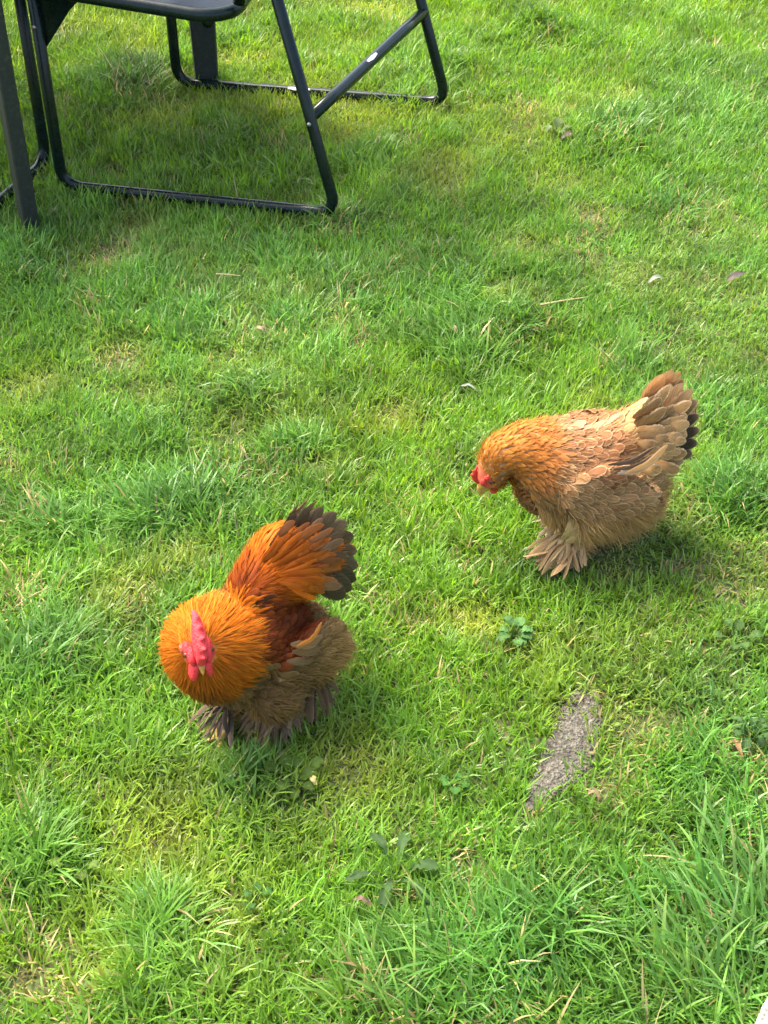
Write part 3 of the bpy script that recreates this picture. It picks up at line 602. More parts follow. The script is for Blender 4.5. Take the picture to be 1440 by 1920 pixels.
def blob_mesh(name, balls, voxel, smooth=6, fac=.5):
    """one continuous skin around many ellipsoids: (centre, radii, axes or None)"""
    bm = bmesh.new()
    for c, r, ax in balls:
        mt = Matrix.Translation(Vector(c))
        if ax is not None: mt = mt @ Matrix(np.array(ax).T.tolist()).to_4x4()
        r = (r, r, r) if np.isscalar(r) else r
        mt = mt @ Matrix.Diagonal((*r, 1))
        bmesh.ops.create_icosphere(bm, subdivisions=3, radius=1.0, matrix=mt)
    me = bpy.data.meshes.new(name); bm.to_mesh(me); bm.free()
    o = bpy.data.objects.new(name, me); col.objects.link(o)
    md = o.modifiers.new('r', 'REMESH'); md.mode = 'VOXEL'; md.voxel_size = voxel; md.use_smooth_shade = True
    md = o.modifiers.new('s', 'SMOOTH'); md.iterations = smooth; md.factor = fac
    dg = bpy.context.evaluated_depsgraph_get(); out = bpy.data.meshes.new_from_object(o.evaluated_get(dg))
    bpy.data.objects.remove(o); bpy.data.meshes.remove(me); out.name = name
    for p in out.polygons: p.use_smooth = True
    return out
def chain(keys, n=6):
    """keys: (centre, radius[, squash y]) -> balls interpolated between them"""
    out = []
    for (a, ra, *ya), (b, rb, *yb) in zip(keys[:-1], keys[1:]):
        ya = ya[0] if ya else 1.0; yb = yb[0] if yb else 1.0
        for t in np.linspace(0, 1, n, endpoint=False):
            r = ra * (1 - t) + rb * t; q = ya * (1 - t) + yb * t; out.append((np.asarray(a) * (1 - t) + np.asarray(b) * t, (r, r * q, r), None))
    a, ra, *ya = keys[-1]; out.append((np.asarray(a), (ra, ra * (ya[0] if ya else 1), ra), None)); return out
def mesh_np(me):
    v = np.empty(len(me.vertices) * 3, np.float32); me.vertices.foreach_get('co', v); return v.reshape(-1, 3).astype(float)
def paint(me, C, mat):
    at = me.attributes.new('col', 'FLOAT_COLOR', 'POINT'); C = np.broadcast_to(C, (len(me.vertices), 3))
    at.data.foreach_set('color', np.c_[C, np.ones(len(C))].astype(np.float32).ravel()); me.materials.clear(); me.materials.append(mat)
class Skin:
    def __init__(s, me):
        me.calc_loop_triangles(); s.V = mesh_np(me); T = np.empty(len(me.loop_triangles) * 3, np.int32); me.loop_triangles.foreach_get('vertices', T); s.T = T.reshape(-1, 3)
        s.bvh = BVHTree.FromPolygons(s.V.tolist(), s.T.tolist())
    def sample(s, n):
        a, b, c = (s.V[s.T[:, k]] for k in range(3)); ar = np.linalg.norm(np.cross(b - a, c - a), axis=1); i = rng.choice(len(ar), n, p=ar / ar.sum())
        r1, r2 = np.sqrt(rng.random(n))[:, None], rng.random(n)[:, None]; return a[i] * (1 - r1) + b[i] * (r1 * (1 - r2)) + c[i] * r1 * r2
    def snap(s, P):
        loc = np.empty_like(P); nor = np.empty_like(P)
        for i, p in enumerate(P):
            q, nn, _, _ = s.bvh.find_nearest(p); loc[i] = q; nor[i] = nn
        return loc, nor
def darts(P, spacing):
    keep = []; K = np.empty_like(P); m_ = 0
    for i, p in enumerate(P):
        if m_ == 0 or np.min(np.sum((K[:m_] - p) ** 2, 1)) > spacing[i] ** 2: keep.append(i); K[m_] = p; m_ += 1
    return np.array(keep)
def grow(skin, roots, flow, L, off0, off1, K=None, stiff=0.0, jit=0.0):
    """centre lines that run along the flow and cling to the body, tips lifting by off1"""
    t = ROWS if K is None else np.linspace(0, 1, K); P, Nn = skin.snap(roots); N = len(P)
    C = np.empty((N, len(t), 3)); Sd = np.empty_like(C); No = np.empty_like(C); dprev = None; jj = rng.normal(0, 1, (N, 1)) * jit
    for k in range(len(t)):
        d = flow(P); d = d - Nn * np.sum(d * Nn, 1, keepdims=True); d = unit(d)
        if dprev is not None and stiff: d = unit(d * (1 - stiff) + dprev * stiff)
        dprev = d; d = unit(d + np.cross(Nn, d) * jj)
        C[:, k] = P + Nn * (off0 + (off1 - off0) * t[k] ** 1.3)[:, None]; Sd[:, k] = unit(np.cross(Nn, d)); No[:, k] = Nn
        if k < len(t) - 1:
            Q = P + d * (L * (t[k + 1] - t[k]))[:, None]; P, Nn2 = skin.snap(Q); Nn = unit(Nn * .45 + Nn2 * .55)
            P = P * (1 - stiff) + Q * stiff
    return C, Sd, No
def feather_arrays(C, Sd, No, W, shape, base, edge, tip=None, cup=.2, edge_k=1.0, shaft=.12, cols=None):
    N = len(C); t = ROWS if C.shape[1] == len(ROWS) else np.linspace(0, 1, C.shape[1])
    Wk = W[:, None] * np.interp(t, *PROF[shape])[None]
    V, uv = sheets(C, Sd, No, Wk, COLS if cols is None else cols, cup)
    u, v = np.abs(uv[..., 0:1]), uv[..., 1:2]; tip = edge if tip is None else tip
    k = np.clip((u - .58) / .20, 0, 1) * np.clip((v - .25) / .3, 0, 1) * edge_k
    kt = np.clip((v - .84) / .10, 0, 1) * edge_k
    c = base[:, None] * (1 - k) + edge[:, None] * k; c = c * (1 - kt) + tip[:, None] * kt
    c = c * (1 + shaft * (u < .1) * (v < .9))
    return V, uv, c
def joined(bird, name, V, uv, c, mat, kind='stuff', M=7):
    N, Q = V.shape[:2]; K = Q // M
    me = make_mesh(name, V.reshape(-1, 3), [grid_faces(N, K, M)], mat, {'col': c.reshape(-1, 3), 'fuv': uv.reshape(-1, 3)})
    o = link(name, me, bird.root); tag(o, kind=kind); return o
def singles(bird, name, V, uv, c, mat, parent=None):
    Q = V.shape[1]; M = len(COLS); f = grid_faces(1, Q // M, M)
    for i in range(len(V)):
        link(name, make_mesh(name, V[i], [f], mat, {'col': c[i], 'fuv': uv[i]}), parent or bird.root)
def plume(bird, name, pts, nrm, W, base, edge, tip=None, shape='quill', cup=.25, edge_k=.8, mat=None, parent=None, shaft=.12):
    """one large feather along a path"""
    C = smoothpath(pts, 41); d = np.r_[0, np.cumsum(np.linalg.norm(np.diff(C, axis=0), axis=1))]; C = np.stack([np.interp(ROWS * d[-1], d, C[:, k]) for k in range(3)], 1)
    T = unit(np.gradient(C, axis=0)); nrm = np.asarray(nrm, float); Nn = unit(nrm - T * (T @ nrm)[:, None]); Sd = np.cross(Nn, T)
    j = 1 + rng.normal(0, .10)
    V, uv, c = feather_arrays(C[None], Sd[None], Nn[None], np.array([W]), shape, np.array([base]) * j, np.array([edge]) * j, None if tip is None else np.array([tip]), cup, edge_k, shaft)
    singles(bird, name, V, uv, c, mat or M_FEATHER, parent)
def down(bird, skin, name, pts, flow, L, base, off=.012, W=.0006, mess=.006):
    N = len(pts); C, Sd, No = grow(skin, pts, flow, L, np.full(N, .001), off * rng.uniform(.3, 1.5, N), 5, .35)
    C = C + (rng.normal(0, 1, (N, 1, 3)) * mess) * (np.linspace(0, 1, 5) ** 2)[None, :, None]
    Wk = (W * rng.uniform(.6, 1.6, N))[:, None] * np.array([1, 1, .9, .6, .1])[None]
    V, uv = sheets(C, Sd, No, Wk, (-1, 1), 0)
    c = np.broadcast_to(base[:, None] * rng.uniform(.75, 1.3, (N, 1, 1)), V.shape)
    me = make_mesh(name, V.reshape(-1, 3), [grid_faces(N, 5, 2)], M_DOWN, {'col': c.reshape(-1, 3), 'fuv': uv.reshape(-1, 3)})
    o = link(name, me, bird.root); tag(o, kind='stuff')
def arr(c, n): return np.tile(np.array(c, float), (n, 1))
def mixc(a, b, k): return a * (1 - k[:, None]) + b * k[:, None]
def head_parts(bird, Hc, fwd, up, r, comb, beak_len, wattle, red, thick=.55, flop=0.0, wf=.62, ea=.32, ec_=.14, eb=.80):
    """beak, comb, wattles, eyes, ear lobes in the head's own axes"""
    f = unit(np.asarray(fwd, float)); up = unit(up - f * (up @ f)); lf = np.cross(up, f); ax = np.stack([f, lf, up])
    at = lambda a, b_, c: Hc + f * a * r + lf * b_ * r + up * c * r
    balls = [(at(.75 + t * beak_len, 0, -.12 - .42 * t ** 1.8), (r * .36 * (1 - t) ** .75 + r * .04, r * .30 * (1 - t) ** .8 + r * .035, r * .30 * (1 - t) ** .7 + r * .04), ax) for t in np.linspace(0, 1, 12)]
    me = blob_mesh('beak', balls, .0009, 3); paint(me, np.array([.50, .26, .055]), M_HORN); bk = link('beak', me, bird.root)
    balls = [(at(.85 + t * beak_len * .82, 0, -.42 - .25 * t), r * (.20 * (1 - t) + .05), ax) for t in np.linspace(0, 1, 8)]
    me = blob_mesh('lower_beak', balls, .0009, 2); paint(me, np.array([.55, .33, .10]), M_HORN); link('lower_beak', me, bk)
    balls = []
    for pts in comb:
        for (a0, c0, r0), (a1, c1, r1) in zip(pts[:-1], pts[1:]):
            for t in np.linspace(0, 1, 7): rr = (r0 * (1 - t) + r1 * t) * r; cc = c0 * (1 - t) + c1 * t; balls.append((at(a0 * (1 - t) + a1 * t, flop * max(cc - .6, 0), cc), (rr, rr * thick, rr), ax))
    me = blob_mesh('comb', balls, .0011, 3); paint(me, red, M_COMB); link('comb', me, bird.root)
    for sgn in (1, -1):
        if wattle:
            wl, ww = wattle
            balls = [(at(wf - .05 * t, sgn * (.34 + .22 * math.sin(t * 2.6)), -.50 - wl * t), (r * ww * (.35 + .75 * math.sin(.45 + 2.3 * t)), r * ww * .45, r * ww * .6), ax) for t in np.linspace(0, 1, 9)]
            me = blob_mesh('wattle', balls, .0011, 3); paint(me, red, M_COMB); link('wattle', me, bird.root)
        ec = at(ea, sgn * eb, ec_)
        me = blob_mesh('eye', [(ec, r * .20, None)], .0009, 1); me.materials.clear(); me.materials.append(M_EYE); e = link('eye', me, bird.root)
        me = blob_mesh('pupil', [(ec + lf * sgn * r * .10 + f * r * .03, r * .125, None)], .0007, 1); me.materials.clear(); me.materials.append(M_PUPIL); link('pupil', me, e)
    return at, ax

# ================================================================== hen
hen = Bird('hen', 'buff and brown laced hen stooping beside the clover-like weed', 'hen', (1120, 1018), 189)
S = hen.S
k = 1 / hen.scale((0, 0, .12))
HEAD = S(923, 888)
keys = [(HEAD, 30 * k), (S(943, 850), 38 * k), (S(985, 843), 50 * k), (S(1040, 868), 82 * k), (S(1110, 880), 98 * k), (S(1160, 886), 86 * k, 1.0)]
balls = chain(keys) + chain([(S(1110, 870), 86 * k), (S(1180, 832), 66 * k, .85), (S(1222, 800), 56 * k, .72), (S(1256, 776), 44 * k, .55)]) \
    + chain([(S(1125, 925), 82 * k, 1.05), (S(1166, 922), 70 * k, 1.05)]) + chain([(S(1022, 902), 58 * k), (S(1075, 928), 64 * k)])
for sg in (1, -1):    # folded wings
    balls += [(S(1112, 872) * [1, 0, 1] + [0, sg * .064, 0], (.062, .012, .046), None), (S(1140, 885) * [1, 0, 1] + [0, sg * .066, 0], (.055, .014, .034), None)]
NF, FF = hen.G(1064, 1046, .012), hen.G(1064, 996, .012)       # near and far foot
for ft, hip in ((NF, S(1110, 960, .045)), (FF, S(1105, 955) * [1, 0, 1] + [0, -.05, 0])):
    hk = ft + np.array([-.022, 0, .045])
    balls += chain([(hip, .030), (hk, .012), (ft, .007)], 7)
    for ang in (-.5, 0, .45): balls += chain([(ft, .0055), (ft + np.array([.032 * math.cos(ang), .032 * math.sin(ang), -.004]), .004)], 6)
    balls += chain([(ft, .005), (ft + np.array([-.018, 0, -.004]), .0035)], 4)
me = blob_mesh('body', balls, .0034, 5); V = mesh_np(me)
zz = V[:, 2]; shank = (zz < .045)
C = arr((.36, .22, .11), len(V)); face = np.linalg.norm(V - (HEAD + np.array([.012, .0, -.004])), axis=1) < .026
C[face] = (.50, .10, .05); C[shank] = (.50, .36, .12); paint(me, C, M_BODY)
hb = link('body', me, hen.root); skin = Skin(me)
skel = densify(np.array([HEAD, S(945, 850), S(990, 840), S(1050, 850), S(1120, 850), S(1190, 825), S(1250, 775)]), 80); tan = unit(np.gradient(skel, axis=0))
def hen_s(P): return np.argmin(((P[:, None] - skel[None]) ** 2).sum(-1), 1) / 79.0
def hen_flow(P):
    s = hen_s(P); d = tan[(s * 79).astype(int)].copy(); zc = skel[(s * 79).astype(int), 2]; low = np.clip((zc - P[:, 2]) / .09, 0, 1)
    body = np.clip((s - .25) / .2, 0, 1)
    d[:, 2] -= 1.0 * low * body; d[:, 0] -= .25 * low; return d
P = skin.sample(22000); P = P[P[:, 2] > .030]
s = hen_s(P); zc = skel[(s * 79).astype(int), 2]; low = np.clip((zc - P[:, 2]) / .10, 0, 1)
dface = np.linalg.norm(P - (HEAD + np.array([.011, 0, .000])), axis=1)
ok = dface > .0218; P, s, low = P[ok], s[ok], low[ok]
sp = np.interp(s, [0, .1, .3, .45, .7, 1], [.0032, .0042, .0060, .0090, .0088, .0095]) * (1 + .12 * low)
i = darts(P, sp); P, s, low, sp = P[i], s[i], low[i], sp[i]; n = len(P)
L = np.interp(s, [0, .1, .3, .45, .7, 1], [.009, .014, .020, .026, .025, .028]) * rng.uniform(.8, 1.25, n) * (1 + .1 * low)
W = np.interp(s, [0, .1, .3, .45, .7, 1], [.0019, .0026, .0043, .0076, .0074, .0082]) * rng.uniform(.75, 1.25, n) * (1 + .12 * low)
CD, SD, ND = grow(skin, P, hen_flow, L, np.full(n, .0006), .0022 + .0034 * rng.random(n) + .003 * low, jit=.16)
gold, rust, brown, buff, tan_, cream, grey = (np.array(c) for c in ((.47, .195, .034), (.33, .105, .025), (.200, .090, .038), (.36, .20, .082), (.33, .180, .072), (.62, .41, .20), (.17, .115, .07)))
base = np.empty((n, 3)); edge = np.empty((n, 3)); rr = rng.random(n)
for j in range(n):
    sj, lo = s[j], low[j]
    if sj < .34:
        kk = np.clip((sj - .05) / .25, 0, 1); b_ = (gold * (1 - kk) + rust * kk) * (1 - .5 * lo) + tan_ * .5 * lo; e_ = gold * 1.1 * (1 - .4 * lo) + cream * .4 * lo
        lq = np.clip((lo - .22) / .3, 0, 1); b_ = b_ * (1 - .85 * lq) + tan_ * .85 * lq; e_ = e_ * (1 - .8 * lq) + cream * .85 * .8 * lq
    elif sj < .70:
        kk = np.clip((sj - .34) / .10, 0, 1); up_ = rust * (1 - kk) * .9 + brown * kk * 1.15; b_ = up_ * (1 - lo) + tan_ * lo; e_ = cream * .95
        if lo < .25: b_ = b_ * .65 + buff * .35
    else:
        b_ = buff * (1 - lo) + tan_ * lo; e_ = cream
    base[j] = b_ * (.82 + .4 * rr[j]); edge[j] = e_ * (.9 + .2 * rr[j])
kn = np.clip((s - .24) / .20, 0, 1) * (s < .46); base = mixc(base, base * .35 + np.array([.30, .165, .070]) * .65, kn * .8); edge = mixc(edge, edge * .4 + np.array([.60, .40, .20]) * .6, kn * .8)
him = project((P * [1, 0, 1] + np.abs(P) * [0, 1, 0]) @ hen.R + hen.O)
wingp = inside_poly(him, np.array([(1046, 806), (1090, 790), (1140, 800), (1168, 830), (1172, 890), (1150, 925), (1105, 915), (1066, 880)], float)); sadp = inside_poly(him, np.array([(1130, 780), (1230, 720), (1280, 760), (1250, 840), (1180, 830)], float)); backp = inside_poly(him, np.array([(1000, 780), (1060, 755), (1140, 770), (1140, 800), (1046, 812)], float))
base[wingp] = np.array([.20, .084, .034]) * (.75 + .6 * rr[wingp, None]); edge[wingp] = np.array([.50, .31, .15]) * (.85 + .3 * rr[wingp, None])
base[sadp] = np.array([.42, .25, .095]) * (.8 + .4 * rr[sadp, None]); edge[sadp] = np.array([.66, .48, .25])
base[backp] = np.array([.38, .20, .098]) * (.8 + .5 * rr[backp, None]); edge[backp] = np.array([.66, .46, .27])
low_c = np.clip((low - .45) / .4, 0, 1); base = mixc(base, base * .5 + edge * .42, low_c); edge = mixc(edge, edge * .55 + base * .45, low_c * .7)
ek_ = 1.0
V_, uv, c = feather_arrays(CD, SD, ND, W, 'round', base * 1.0, edge * 1.12, cup=.10, edge_k=.82)
pt = s < .34; Vp, uvp, cp = feather_arrays(CD[pt], SD[pt], ND[pt], W[pt], 'point', base[pt], edge[pt], cup=.2, edge_k=.6, cols=(-1, 0, 1))
joined(hen, 'neck_plumage', Vp, uvp, cp, M_HACKLE, M=3)
# wing coverts, shoulder and saddle feathers that show singly
cand = np.where((s > .40) & (low < .62) & (P[:, 1] > -.01))[0]; cand = cand[np.argsort(low[cand])][:290]
msk = np.zeros(n, bool); msk[cand] = True
singles(hen, 'feather', V_[msk], uv[msk], c[msk], M_FEATHER)
rest = ~msk & ~pt; joined(hen, 'body_plumage', V_[rest], uv[rest], c[rest], M_FEATHER)
print('hen feathers', n, msk.sum())
Q = skin.sample(26000); s2 = hen_s(Q); lo2 = np.clip((skel[(s2 * 79).astype(int), 2] - Q[:, 2]) / .10, 0, 1); Q = Q[(Q[:, 2] > .025) & (lo2 > .5) & (s2 > .3)][:9000]
down(hen, skin, 'down', Q, hen_flow, rng.uniform(.010, .022, len(Q)), arr((.46, .275, .105), len(Q)), .011)
Q = skin.sample(15000); Q = Q[((hen_s(Q) < .38) | (rng.random(len(Q)) < .68)) & (Q[:, 2] > .03) & (np.linalg.norm(Q - (HEAD + np.array([.014, 0, -.005])), axis=1) > .0225)]
near = np.array([np.argmin(((P - q) ** 2).sum(1)) for q in Q]); kk = rng.random(len(Q)) * .8; tint = mixc(base[near], edge[near], kk)
down(hen, skin, 'barbs', Q, hen_flow, np.interp(hen_s(Q), [0, .3, .5], [.006, .010, .014]) * rng.uniform(.7, 1.3, len(Q)), tint, .0062, .00042, .0022)
# tail: dark quills with pale rims, buff coverts over them
for (tu, tv), y, dark in zip([(1258, 720), (1280, 718), (1298, 729), (1308, 750), (1312, 778), (1313, 806), (1309, 832), (1299, 854), (1282, 868)], np.linspace(.012, .045, 9), (-.35, -.3, .1, .7, 1, 1, 1, .9, .6)):
    tp = S(tu, tv, y); rt = S(1196, 826, y * .5); md = rt * .45 + tp * .55 + np.array([0, .010, .004])
    bs = np.array([.40, .24, .105]) * (1 - dark) + np.array([.040, .028, .018]) * dark
    plume(hen, 'tail_feather', [rt, md, tp], (-.15, 1, .25), .0155, bs, np.array([.48, .32, .16]), edge_k=.75)
    tp2 = tp * [1, -1, 1] + np.array([.004, 0, 0]); plume(hen, 'tail_feather', [rt * [1, -1, 1], md * [1, -1, 1], tp2], (-.15, -1, .25), .0155, bs, np.array([.48, .32, .16]), edge_k=.75)
for (tu, tv), (ru, rv), y in [((1262, 722), (1190, 790), .036), ((1296, 748), (1215, 790), .044), ((1256, 770), (1180, 800), .052), ((1282, 800), (1205, 805), .052), ((1275, 828), (1195, 830), .058), ((1290, 815), (1225, 815), .05), ((1262, 850), (1190, 845), .062), ((1285, 852), (1220, 840), .056), ((1245, 878), (1180, 870), .068), ((1272, 880), (1215, 865), .06), ((1240, 742), (1170, 795), .044), ((1250, 800), (1175, 815), .058)]:
    tp, rt = S(tu, tv, y), S(ru, rv, y * .8); rt = rt * .78 + tp * .22 + rng.normal(0, .002, 3); tp = tp + rng.normal(0, .003, 3); plume(hen, 'tail_covert', [rt, (rt + tp) / 2 + np.array([0, .008, .003]), tp], (-.2, 1, .35), .0100, np.array([.34, .185, .070]) * rng.uniform(.8, 1.25), np.array([.64, .45, .24]), shape='round', edge_k=.95)
for q in range(44):
    f = rng.random(); e_ = np.array([1258 + 46 * math.sin(f * 2.6), 715 + 150 * f]); org = np.array([1160., 825.]); rc = rng.uniform(.55, .93); t2 = org + (e_ - org) * rc + rng.normal(0, 3, 2); r2_ = org + (e_ - org) * (rc - .30)
    y = .034 + .034 * f + .006 * rng.random(); tp, rt = S(*t2, y), S(*r2_, y * .9 + .003); bs = np.array([.36, .205, .080]) * rng.uniform(.7, 1.25)
    plume(hen, 'tail_covert', [rt, (rt + tp) / 2 + np.array([0, .005, .003]), tp], (-.2, 1, .35), .0085 * rng.uniform(.8, 1.2), bs, np.array([.62, .43, .22]), shape='round', cup=.1)
# folded flight feathers showing under the coverts
for a, b_, y, bs, ed, w in [((1140, 872), (1228, 838), .088, (.085, .055, .035), (.44, .31, .18), .0040), ((1150, 880), (1232, 850), .090, (.12, .080, .05), (.48, .34, .20), .0040), ((1158, 888), (1240, 852), .092, (.30, .22, .15), (.62, .48, .34), .006), ((1172, 888), (1252, 834), .096, (.44, .24, .09), (.56, .36, .18), .0050)]:
    p0, p1 = S(*a, y), S(*b_, y - .006); plume(hen, 'flight_feather', [p0, (p0 + p1) / 2 + np.array([0, .006, -.004]), p1], (-.1, 1, .3), w, np.array(bs), np.array(ed), edge_k=.9)
# feathered feet
def foot_feathers(bird, ft, n, base, edge, L, side, spread=(-1.9, 1.6), wmul=1.0, lift=.032, fw=0.0):
    for j in range(n):
        a = spread[0] + (spread[1] - spread[0]) * (j + rng.uniform(-.3, .3)) / max(n - 1, 1); ll = L * rng.uniform(.75, 1.15) * (.78 + .45 * max(0, math.cos(a))); d = np.array([math.cos(a + fw), math.sin(a + fw) * side, 0])
        z0 = lift * rng.uniform(.5, 1.4); rt = ft + d * .002 + np.array([-.006, 0, z0]); tp = ft + d * ll + np.array([0, 0, .004 + .010 * rng.random()]); md = rt * .5 + tp * .5 + np.array([0, 0, .010]) + rng.normal(0, .004, 3); tp = tp + rng.normal(0, .004, 3) * [1, 1, .3]
        kk = rng.uniform(.7, 1.25); plume(bird, 'foot_feather', [rt, md, tp], d * .25 + np.array([0, 0, 1]) + rng.normal(0, .45, 3), .0054 * wmul * rng.uniform(.5, 1.25), np.array(base) * kk, np.array(edge) * kk, shape='round' if rng.random() < .5 else 'quill', cup=.3)
foot_feathers(hen, NF, 34, (.38, .23, .095), (.60, .42, .23), .046, 1, (-.25, 2.0), .85)
foot_feathers(hen, NF + [0.0, 0, .012], 16, (.44, .28, .12), (.66, .48, .27), .032, 1, (-.2, 2.0), .75)
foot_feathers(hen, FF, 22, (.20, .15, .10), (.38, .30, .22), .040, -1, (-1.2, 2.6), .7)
plume(hen, 'foot_feather', [S(1058, 1020, .03), S(1035, 1035, .04), S(1000, 1062, .04)], (0, .6, 1), .0055, np.array([.46, .29, .12]), np.array([.66, .48, .28]))
# thigh tuft, the sunlight on it put into a paler feather colour
for j in range(16):
    a = S(1085 + rng.uniform(-18, 18), 955 + rng.uniform(-14, 14), .060); b_ = S(1078 + rng.uniform(-26, 26), 1018 + rng.uniform(-14, 14), .050)
    plume(hen, 'thigh_feather', [a, (a + b_) / 2 + np.array([.002, .012, 0]), b_], (.2, 1, .3), .0060, np.array([.48, .31, .13]), np.array([.66, .48, .27]), shape='round')
# head
fw = S(899, 934) - S(921, 890); red = np.array([.62, .045, .030])
head_parts(hen, HEAD + np.array([.003, 0, -.001]), unit(fw + np.array([.012, 0, .006])), np.array([.62, 0, .78]), .0228,
           [[(.86, .14, .14), (.78, .50, .17), (.56, .80, .18), (.28, .96, .14), (.0, 1.04, .07)], [(.76, .5, .14), (.86, .68, .06)], [(.56, .8, .14), (.64, 1.02, .06)], [(.32, .95, .12), (.36, 1.14, .05)]], .85, (.34, .22), red, ea=-.10, ec_=.22, eb=.90)
for sg in (1, -1):
    me = blob_mesh('face_skin', [(HEAD + np.array([.0080, sg * .0185, .0085]), (.0085, .0042, .0052), None), (HEAD + np.array([.0140, sg * .0150, -.001]), (.0065, .0045, .0070), None)], .001, 3); paint(me, red * .9, M_COMB); link('face_skin', me, hen.root)
    me = blob_mesh('ear_lobe', [(HEAD + np.array([-.009, sg * .0225, .010]), (.0035, .003, .0055), None)], .0009, 2); paint(me, np.array([.50, .22, .12]), M_COMB); link('ear_lobe', me, hen.root)

# ================================================================== rooster
ck = Bird('rooster', 'orange-hackled rooster with red comb and dark brown tail on the lawn', 'rooster', (478, 1345), 226)
S = ck.S; k = 1 / ck.scale((0, 0, .15))
BALL = S(394, 1213); tc_ = ck.toward_cam(BALL); right = ck.vec(CR); upv = ck.vec(CU)
HEAD = BALL + tc_ * (101 * k) + right * (-22 * k) + upv * (-2 * k)
hfw = unit(ck.vec((.26, -.84, -.52))); hup = ck.vec((-.05, .12, 1))
keys = [(BALL, 84 * k), (S(455, 1190), 86 * k), (S(510, 1192), 82 * k), (S(545, 1192), 64 * k)]
balls = chain(keys) + chain([(S(470, 1150), 60 * k), (S(496, 1092), 56 * k, 1.0), (S(532, 1058), 74 * k, .9), (S(580, 1046), 68 * k, .8), (S(612, 1048), 48 * k, .7)]) \
    + chain([(S(405, 1240), 74 * k), (S(480, 1240), 66 * k), (S(540, 1212), 54 * k, 1.0), (S(572, 1168), 38 * k)])
balls += chain([(BALL + tc_ * 20 * k + right * (-4 * k), 72 * k), (BALL + tc_ * (60 * k) + right * (-16 * k), 46 * k), (HEAD - hfw * .008, 23 * k)], 6)
for sg in (1, -1):
    balls += [(S(520, 1185) * [1, 0, 1] + [0, sg * .058, 0], (.058, .016, .044), None), (S(550, 1196) * [1, 0, 1] + [0, sg * .054, .0], (.044, .013, .030), None)]
LF, RF = ck.G(514, 1358, .012), ck.G(430, 1356, .012)
for ft, sg in ((LF, 1), (RF, -1)):
    hip = np.array([.005, sg * .045, .085]); hk = ft + np.array([-.024, 0, .046])
    balls += chain([(hip, .032), (hk, .013), (ft, .0075)], 7)
    for ang in (-.5, 0, .45): balls += chain([(ft, .006), (ft + np.array([.036 * math.cos(ang), .036 * math.sin(ang), -.004]), .0045)], 6)
    balls += chain([(ft, .0055), (ft + np.array([-.02, 0, -.004]), .004)], 4)
me = blob_mesh('body', balls, .0034, 5); V = mesh_np(me)
C = arr((.30, .17, .09), len(V)); C[np.linalg.norm(V - BALL, axis=1) < .085] = (.50, .17, .02); C[np.linalg.norm(V - (HEAD + hfw * .006), axis=1) < .019] = (.55, .05, .03); C[V[:, 2] < .045] = (.52, .36, .10); paint(me, C, M_BODY)
link('body', me, ck.root); skin = Skin(me)
skel = densify(np.array([BALL + [.03, 0, .03], S(440, 1170), S(480, 1130), S(520, 1080), S(570, 1040), S(630, 1010)]), 80); tan = unit(np.gradient(skel, axis=0))
def ck_s(P): return np.argmin(((P[:, None] - skel[None]) ** 2).sum(-1), 1) / 79.0
MAXR = .080
SB = S(428, 1122)
def ck_flow(P):
    s = ck_s(P); d = tan[(s * 79).astype(int)].copy(); zc = skel[(s * 79).astype(int), 2]; low = np.clip((zc - P[:, 2]) / .10, 0, 1)
    d[:, 2] -= .75 * low; d[:, 0] -= .5 * low
    q = project((P * [1, 0, 1] + np.abs(P) * [0, 1, 0]) @ ck.R + ck.O); ks = np.clip((1150 - q[:, 1]) / 40, 0, 1)[:, None] * np.clip((q[:, 0] - 425) / 30, 0, 1)[:, None]
    fan = unit(P * [1, .35, 1] - SB); fan[:, 2] -= .35 * np.clip(np.linalg.norm(P - SB, axis=1) / .12, 0, 1.2); d = unit(d) * (1 - ks) + unit(fan) * ks
    rad = unit(P - HEAD); k_ = np.clip((MAXR + .025 - np.linalg.norm(P - HEAD, axis=1)) / .03, 0, 1)[:, None]
    return unit(d) * (1 - k_) + rad * k_
P = skin.sample(42000); P = P[P[:, 2] > .028]; dh = np.linalg.norm(P - HEAD, axis=1)
ok = np.linalg.norm(P - (HEAD + hfw * .008), axis=1) > .0185; P, dh = P[ok], dh[ok]; s = ck_s(P); low = np.clip((skel[(s * 79).astype(int), 2] - P[:, 2]) / .10, 0, 1)
img = project((P * [1, 0, 1] + np.abs(P) * [0, 1, 0]) @ ck.R + ck.O)
saddle = (img[:, 1] < 1132 - .25 * np.clip(img[:, 0] - 600, 0, 60)) & (img[:, 0] > 424) & (dh > MAXR)
hack = (dh < MAXR) & (img[:, 0] < 468)
sp = np.where(hack, np.interp(dh, [.02, .06, .11], [.0024, .0031, .0036]), np.where(saddle, .0040, .0080))
i = darts(P, sp); P, s, low, dh, saddle, hack = (a[i] for a in (P, s, low, dh, saddle, hack)); n = len(P)
img = project((P * [1, 0, 1] + np.abs(P) * [0, 1, 0]) @ ck.R + ck.O)
L = np.where(hack, np.interp(dh, [.015, .03, .05, .1], [.012, .022, .034, .038]), np.where(saddle, .042, .028)) * rng.uniform(.8, 1.2, n)
W = np.where(hack, np.interp(dh, [.02, .05, .1], [.0012, .0016, .0021]), np.where(saddle, .0024, .0068)) * rng.uniform(.8, 1.2, n)
CD, SD, ND = grow(skin, P, ck_flow, L, np.full(n, .0006), np.where(hack, .003 + .006 * rng.random(n) * (dh > .05), np.where(saddle, .004 + .004 * rng.random(n), .004 + .004 * rng.random(n))), None, .12, .10)
wing = inside_poly(img, np.array([(440, 1090), (520, 1118), (568, 1138), (584, 1180), (566, 1205), (545, 1240), (505, 1255), (470, 1240)], float))
